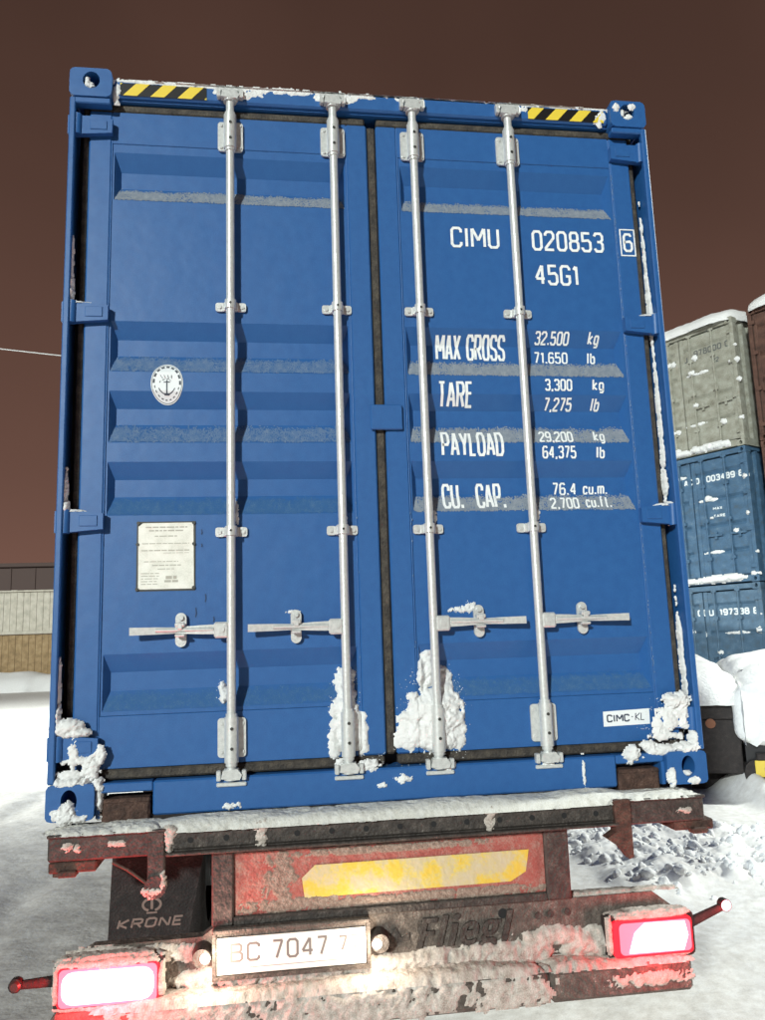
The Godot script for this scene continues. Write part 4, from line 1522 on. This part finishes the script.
	clump(t, V(0, 0, 0), [[-.15, .53, .36, .05, .016, 4], [.36, .525, .15, .045, .012, 3], [-.75, .53, .3, .05, .012, 3]], 324, .007, .5, 14.0, "snow_dirty", false, func(_a, _b): return .129)
	clump(t, V(0, 0, 0), [[.86, .53, .16, .022, .012, 2]], 325, .006, .5, 20.0, "snow_dirty", false, func(_a, _b): return .124)
	clump(t, V(0, 0, 0), [[-.70, .62, .08, .04, .03, 2], [-.38, .612, .26, .022, .05, 3]], 326, .006, .35, 16.0, "snow_dirty", false, bz)
	clump(t, V(-.978, .73, .06), [[0, 0, .17, .03, .018, 4]], 340, .005, .3, 16.0, "snow_dirty", true)
	clump(t, V(.898, .73, .06), [[0, 0, .15, .03, .016, 4]], 341, .005, .3, 16.0, "snow_dirty", true)
	clump(t, V(-.978, .72, .086), [[-.08, 0, .06, .012, .02, 2], [.04, .004, .08, .012, .02, 2], [.14, -.012, .02, .02, .018, 2]], 342, .004, .3, 20.0, "snow_dirty")
	clump(t, V(-.978, .655, .086), [[0, .062, .165, .014, .022, 4], [0, -.066, .17, .012, .02, 4], [-.165, 0, .012, .06, .02, 4], [.166, .0, .012, .06, .02, 4], [.0, .055, .05, .018, .024, 2]], 343, .004, .32, 14.0, "snow_dirty")
	clump(t, V(.898, .655, .086), [[0, .068, .15, .010, .016, 4], [-.158, .01, .012, .06, .016, 4], [0, -.068, .15, .008, .014, 4]], 344, .004, .32, 14.0, "snow_dirty")
	clump(t, V(-.8, .71, .031), [[0, 0, .13, .03, .02, 3], [-.22, .02, .1, .02, .014, 2]], 345, .005, .45, 16.0, "snow_dirty")
	clump(t, V(.5, .788, .0), [[.1, 0, .42, .022, .014, 4]], 327, .006, .35, 12.0, "snow_dirty", true)

# ------------------------------------------------------------------ right side
func far_container(at: Vector3, turn: float, paint: String, ink: String, label: String, txt: Array, cap: float, sd: int):
	var t := thing("stacked_container", label, "shipping container", at, turn, "containers stacked behind on the right")
	var h := 2.585
	var st: SurfaceTool
	var m = M[paint]
	for s in [-1, 1]:
		st = st0()
		var z := -.16
		while z > -5.8:
			var p = [z, z - .07, z - .138, z - .208, z - .278]
			var d = [0.0, -.036, -.036, 0.0, 0.0]
			for k in 4:
				var xa: float = s * (1.205 + d[k])
				var xb: float = s * (1.205 + d[k + 1])
				if s > 0: quad(st, V(xa, .15, p[k]), V(xb, .15, p[k + 1]), V(xb, h - .07, p[k + 1]), V(xa, h - .07, p[k]))
				else: quad(st, V(xb, .15, p[k + 1]), V(xa, .15, p[k]), V(xa, h - .07, p[k]), V(xb, h - .07, p[k + 1]))
			z -= .278
		box(st, V(s * 1.213, .01, -.17), V(s * 1.16, .15, -5.9)); box(st, V(s * 1.213, h - .07, -.17), V(s * 1.16, h - .01, -5.9))
		obj("side_wall", st, m, t)
		st = st0()
		box(st, V(s * 1.219, .118, -.005), V(s * 1.14, h - .118, -.15), .008)
		obj("corner_post", st, m, t)
		for y in [0.0, h - .118]:
			st = st0()
			holed(st, s * 1.138, y + .059, .162, .118, .015, s * 1.138, y + .059, .03, .04, 0.0, .178, .11)
			obj("corner_casting", st, m, t)
			st = st0()
			box(st, V(s * 1.219, y, -6.05), V(s * 1.057, y + .118, -5.88), .01)
			obj("corner_casting", st, m, t)
		# door
		st = st0()
		var rr = [[2.25, 2.15], [1.72, 1.62], [1.2, 1.1], [.68, .58]]
		var q := func(a, b, c, d):
			if s > 0: quad(st, a, b, c, d)
			else: quad(st, b, a, d, c)
		var yl := h - .13
		for r in rr:
			q.call(V(s * .1, r[0], -.05), V(s * 1.06, r[0], -.05), V(s * 1.06, yl, -.05), V(s * .1, yl, -.05))
			var md: float = (r[0] + r[1]) * .5
			q.call(V(s * .1, md, -.085), V(s * 1.06, md, -.085), V(s * 1.06, r[0], -.05), V(s * .1, r[0], -.05))
			q.call(V(s * .1, r[1], -.05), V(s * 1.06, r[1], -.05), V(s * 1.06, md, -.085), V(s * .1, md, -.085))
			yl = r[1]
		q.call(V(s * .1, .16, -.05), V(s * 1.06, .16, -.05), V(s * 1.06, yl, -.05), V(s * .1, yl, -.05))
		box(st, V(s * .012, .15, -.04), V(s * .1, h - .12, -.12), .005)
		box(st, V(s * 1.06, .15, -.04), V(s * 1.13, h - .12, -.12), .005)
		box(st, V(s * .1, .15, -.1), V(s * 1.06, h - .12, -.12))
		var dr := obj("door", st, m, t)
		st = st0()
		box(st, V(s * 1.131, .15, -.05), V(s * 1.139, h - .12, -.1))
		obj("gasket", st, M.gasket, dr)
		for y in [.3, 1.0, 1.7, 2.3]:
			st = st0()
			box(st, V(s * 1.21, y - .04, .004), V(s * 1.08, y + .04, -.04), .006)
			obj("hinge", st, m, dr)
		for x in [.25, .74]:
			st = st0()
			cyl(st, V(s * x, .08, -.02), V(s * x, h - .06, -.02), .02, 10)
			var rd := obj("lock_rod", st, m, t)
			for y in [.12, .5, 1.25, 1.95, h - .1]:
				st = st0()
				box(st, V(s * x - .05, y - .035, -.005), V(s * x + .05, y + .035, -.05), .004)
				obj("guide_strap", st, m, rd)
			st = st0()
			box(st, V(s * x, .93, .0), V(s * (x + .32), .97, -.02), .003)
			box(st, V(s * (x + .15), .87, -.01), V(s * (x + .2), 1.02, -.05), .004)
			obj("handle", st, m, rd)
	st = st0()
	box(st, V(-1.056, h - .105, -.008), V(1.056, h - .005, -.12), .008)
	obj("door_header", st, m, t)
	st = st0()
	box(st, V(-1.056, .01, -.008), V(1.056, .14, -.12), .008)
	obj("door_sill", st, m, t)
	st = st0()
	box(st, V(-1.15, h - .04, -.1), V(1.15, h - .02, -5.95))
	obj("roof", st, m, t)
	st = st0()
	box(st, V(-1.2, .01, -5.9), V(1.2, h - .01, -5.98))
	obj("front_wall", st, m, t)
	var fm := func(x, y, l): return V(x, y, -.047 + l)
	for e in txt:
		obj("lettering", text_st(e[0], e[1], e[2], e[3], e[4], e[5], fm), M[ink], t)
	# snow: cap on the roof edge, clumps on ledges
	if cap > .0:
		st = cap_st(V(0, h - .02, -2.98), V(1, 0, 0), V(0, 0, -1), V(0, 1, 0), 1.26, 3.06, 14.0, cap, sd, .03, .12, 1.0, .04)
		obj("snow_cover", st, M.snow, t)
	var r2 := RandomNumberGenerator.new()
	r2.seed = sd
	st = snow_st(V(0, .0, .01), V(1, 0, 0), V(0, 1, 0), V(0, 0, 1), [[-.4, .08, .5, .05, .08, 3], [.5, .1, .45, .07, .1, 3]], .02, .35, 5.0, sd + 1)
	obj("snow_clump", st, M.snow, t)
	for i in 14:
		var px: float = [-.74, -.25, .25, .74, 1.12][r2.randi() % 5] + r2.randf_range(-.05, .12)
		var py: float = [.15, .55, .98, 1.02, 1.3, 1.7, 2.0][r2.randi() % 7]
		var sz := r2.randf_range(.03, .075)
		st = snow_st(V(px, py, -.03), V(1, 0, 0), V(0, 1, 0), V(0, 0, 1), [[0, 0, sz, sz * .8, .05, 2]], .012, .3, 9.0, sd + 10 + i)
		obj("snow_clump", st, M.snow, t)
	for k in 3:
		var y: float = [2.17, 1.64, .60][k]
		var xx: float = [-.5, .45, .1][k] + r2.randf_range(-.2, .2)
		st = snow_st(V(xx, y + .02, -.075), V(1, 0, 0), V(0, 1, 0), V(0, 0, 1), [[0, 0, .24, .028, .05, 2], [.12, .008, .1, .04, .05, 2]], .012, .45, 9.0, sd + 40 + k)
		obj("snow_clump", st, M.snow, t)

func snow_chunks():
	var ns := FastNoiseLite.new()
	ns.seed = 61; ns.frequency = 1.1
	var sp := SphereMesh.new()
	sp.radius = 1.0; sp.height = 2.0; sp.radial_segments = 14; sp.rings = 9
	var arr = sp.get_mesh_arrays()
	var vs: PackedVector3Array = arr[Mesh.ARRAY_VERTEX]
	for i in vs.size(): vs[i] *= 1.0 + ns.get_noise_3dv(vs[i] * 1.1) * .4
	arr[Mesh.ARRAY_VERTEX] = vs
	var st := SurfaceTool.new()
	var am := ArrayMesh.new()
	am.add_surface_from_arrays(Mesh.PRIMITIVE_TRIANGLES, arr)
	st.create_from(am, 0)
	st.generate_normals()
	var mm := MultiMesh.new()
	mm.transform_format = MultiMesh.TRANSFORM_3D
	mm.mesh = st.commit()
	var r := RandomNumberGenerator.new()
	r.seed = 404
	var tr = []
	var guard := 0
	while tr.size() < 420 and guard < 40000:
		guard += 1
		var x := r.randf_range(1.5, 4.1)
		var z := r.randf_range(-5.2, -1.9)
		if r.randf() > rubble(x, z) + .03: continue
		var q := r.randf()
		var sz := .012 + .04 * q * q * q
		var b := Basis.from_euler(V(r.randf() * TAU, r.randf() * TAU, r.randf() * TAU)).scaled_local(V(sz * r.randf_range(.8, 1.3), sz * .8, sz))
		tr.append(Transform3D(b, V(x, ground_h(x, z) - sz * .05, z)))
	mm.instance_count = tr.size()
	for i in tr.size(): mm.set_instance_transform(i, tr[i])
	var o := MultiMeshInstance3D.new()
	o.name = "snow_chunks"
	o.multimesh = mm
	o.material_override = M.snow
	o.set_meta("kind", "stuff")
	tag(o, "churned lumps of snow on the ground right of the trailer", "snow")
	add_child(o)

func build_right_side():
	snow_chunks()
	var d := V(.472, 0, .882)
	var corner := V(8.5, 0, -10.75)
	var turn := atan2(-d.z, d.x)     # local +x runs along d
	var c1 := corner - d * 1.22
	var c2 := corner + d * (.30 + 1.22)
	far_container(c1, turn, "paint_steel", "faded_white", "pale steel blue container at the bottom of the stack right of the blue container", [["CCU", -.15, .2, 2.0, .13, .03], ["197338", .32, .93, 2.0, .13, .03], ["8", 1.0, 1.09, 2.0, .13, .03], ["45G1", -.1, .1, 1.6, .1, .025]], .0, 700)
	far_container(c1 + V(0, 2.6, 0), turn, "paint_blue", "faded_white", "weathered blue container in the middle of the stack, under the pale grey one", [["ACID", -.18, .17, 2.02, .13, .03], ["003489", .32, .93, 2.02, .13, .03], ["8", 1.0, 1.09, 2.02, .13, .03], ["MAX", .4, .6, 1.45, .06, .015], ["TARE", .4, .65, 1.3, .06, .015]], .0, 720)
	far_container(c1 + V(0, 5.2, 0), turn, "paint_grey", "faded_ink", "pale grey container with a thick snow cap on top of the stack", [["ISIU", -.18, .17, 1.95, .13, .025], ["978000", .32, .93, 2.02, .13, .025], ["0", 1.0, 1.09, 2.02, .13, .025], ["22", .7, .85, 1.78, .1, .02]], .36, 740)
	far_container(c2, turn, "paint_brown", "faded_white", "dark brown container at the bottom of the rightmost stack", [], .0, 760)
	far_container(c2 + V(0, 2.6, 0), turn, "paint_brown", "faded_white", "dark brown container in the middle of the rightmost stack", [], .0, 780)
	far_container(c2 + V(0, 5.2, 0), turn, "paint_brown", "faded_white", "brown container with a snow cap on top of the rightmost stack", [], .38, 800)
	flatbed()
	car()

func flatbed():
	var t := thing("flatbed_trailer", "dark flatbed trailer under a deep slab of snow beside the blue container", "trailer", V(3.32, 0, -5.51), -.45)
	var st := st0()
	box(st, V(-1.15, .80, 0), V(1.17, .98, -7.0), .01)
	obj("deck", st, M.rubber, t)
	st = st0()
	box(st, V(-1.15, .25, -.02), V(1.165, .80, -.06), .01)
	obj("rear_panel", st, M.rubber, t)
	for s in [-1, 1]:
		st = st0()
		box(st, V(s * .5, .55, -.1), V(s * .38, .8, -6.8))
		obj("frame_rail", st, M.rubber, t)
		st = st0()
		cyl(st, V(s * .88, .76, -.019), V(s * .88, .76, .012), .05, 18)
		obj("tail_light", st, M.reflector, t)
		st = st0()
		prism(st, rrect(.5, .62, .02), V(s * .9, .34, -.4), V(1, 0, 0), V(0, 1, 0), .015)
		obj("mud_flap", st, M.rubber, t)
		for z in [-1.1, -2.2]:
			st = st0()
			cyl(st, V(s * 1.1, .45, z), V(s * .82, .45, z), .45, 28)
			cyl(st, V(s * 1.115, .45, z), V(s * .9, .45, z), .25, 20)
			obj("wheel", st, M.rubber, t)
	st = cap_st(V(0, .975, -3.5), V(1, 0, 0), V(0, 0, -1), V(0, 1, 0), 1.24, 3.62, 26.0, .33, 850, .015, .08, .8, .03, [[.3, 2.2, .8, 1.6, .12], [.5, -.6, .6, 1.2, .06]], 16.0)
	obj("snow_cover", st, M.snow, t)

func car():
	var t := thing("parked_car", "dark parked car buried in snow with a yellow plate at the right edge", "car", V(5.17, 0, -4.60), -.45)
	var st := st0()
	var Xn := V(0, 0, -1)
	# body side profile extruded across the width
	prism(st, [Vector2(0, .32), Vector2(.06, .22), Vector2(4.2, .22), Vector2(4.25, .6), Vector2(4.1, .78), Vector2(3.2, .86), Vector2(.1, .92), Vector2(.0, .75)], V(-.87, 0, 0), V(0, 0, -1), V(0, 1, 0), -1.74)
	obj("body", st, M.car_paint, t)
	st = st0()
	prism(st, [Vector2(.15, .9), Vector2(3.1, .87), Vector2(2.4, 1.26), Vector2(.6, 1.28)], V(-.78, 0, 0), V(0, 0, -1), V(0, 1, 0), -1.56)
	obj("cabin", st, M.car_glass, t)
	st = st0()
	var pl = rrect(1.80, .30, .12)
	prism(st, pl, V(.0, .26, .06), V(1, 0, 0), V(0, 1, 0), .2)
	obj("bumper", st, M.rubber, t)
	st = st0()
	box(st, V(-.80, .24, .075), V(-.36, .40, .062), .003)
	var yp := obj("number_plate", st, M.yellow_plate, t)
	st = st0()
	box(st, V(-.715, .30, .0765), V(-.70, .335, .0755)); box(st, V(-.655, .29, .0765), V(-.64, .34, .0755))
	obj("print", st, M.plate_ink, yp)
	st = st0()
	box(st, V(-.78, .40, .07), V(-.62, .47, .03), .01)
	obj("plate_shade", st, M.rubber, t)
	for s in [-1, 1]:
		st = st0()
		prism(st, rrect(.22, .16, .03), V(s * .7, .66, .012), V(1, 0, 0), V(0, 1, 0), .04)
		obj("tail_light", st, M.lens_dark, t)
		for z in [-.75, -3.4]:
			st = st0()
			cyl(st, V(s * .88, .31, z), V(s * .68, .31, z), .31, 24)
			var w := obj("wheel", st, M.rubber, t)
			st = st0()
			cyl(st, V(s * .885, .31, z), V(s * .7, .31, z), .19, 18)
			obj("rim", st, M.mast, w)
	# snow: blanket over the roof and down the tail
	st = cap_st(V(0, .80, -2.05), V(1, 0, 0), V(0, 0, -1), V(0, 1, 0), .96, 2.22, 8.0, .40, 870, .02, .08, .8, .25, [[0, -.1, 1.6, 1.9, .26]], 12.0)
	obj("snow_cover", st, M.snow, t)
	st = cap_st(V(-.02, .86, .0), V(1, 0, 0), V(0, 1, 0), V(0, 0, 1), .95, .33, 5.0, .13, 871, .05, .08, 1.2, .02)
	obj("snow_drape", st, M.snow, t)
	st = snow_st(V(-.87, .86, -2.1), V(0, 0, 1), V(0, 1, 0), V(-1, 0, 0), [[0, 0, 2.2, .34, .06, 6]], .05, .12, 2.0, 872)
	obj("snow_drape", st, M.snow, t)
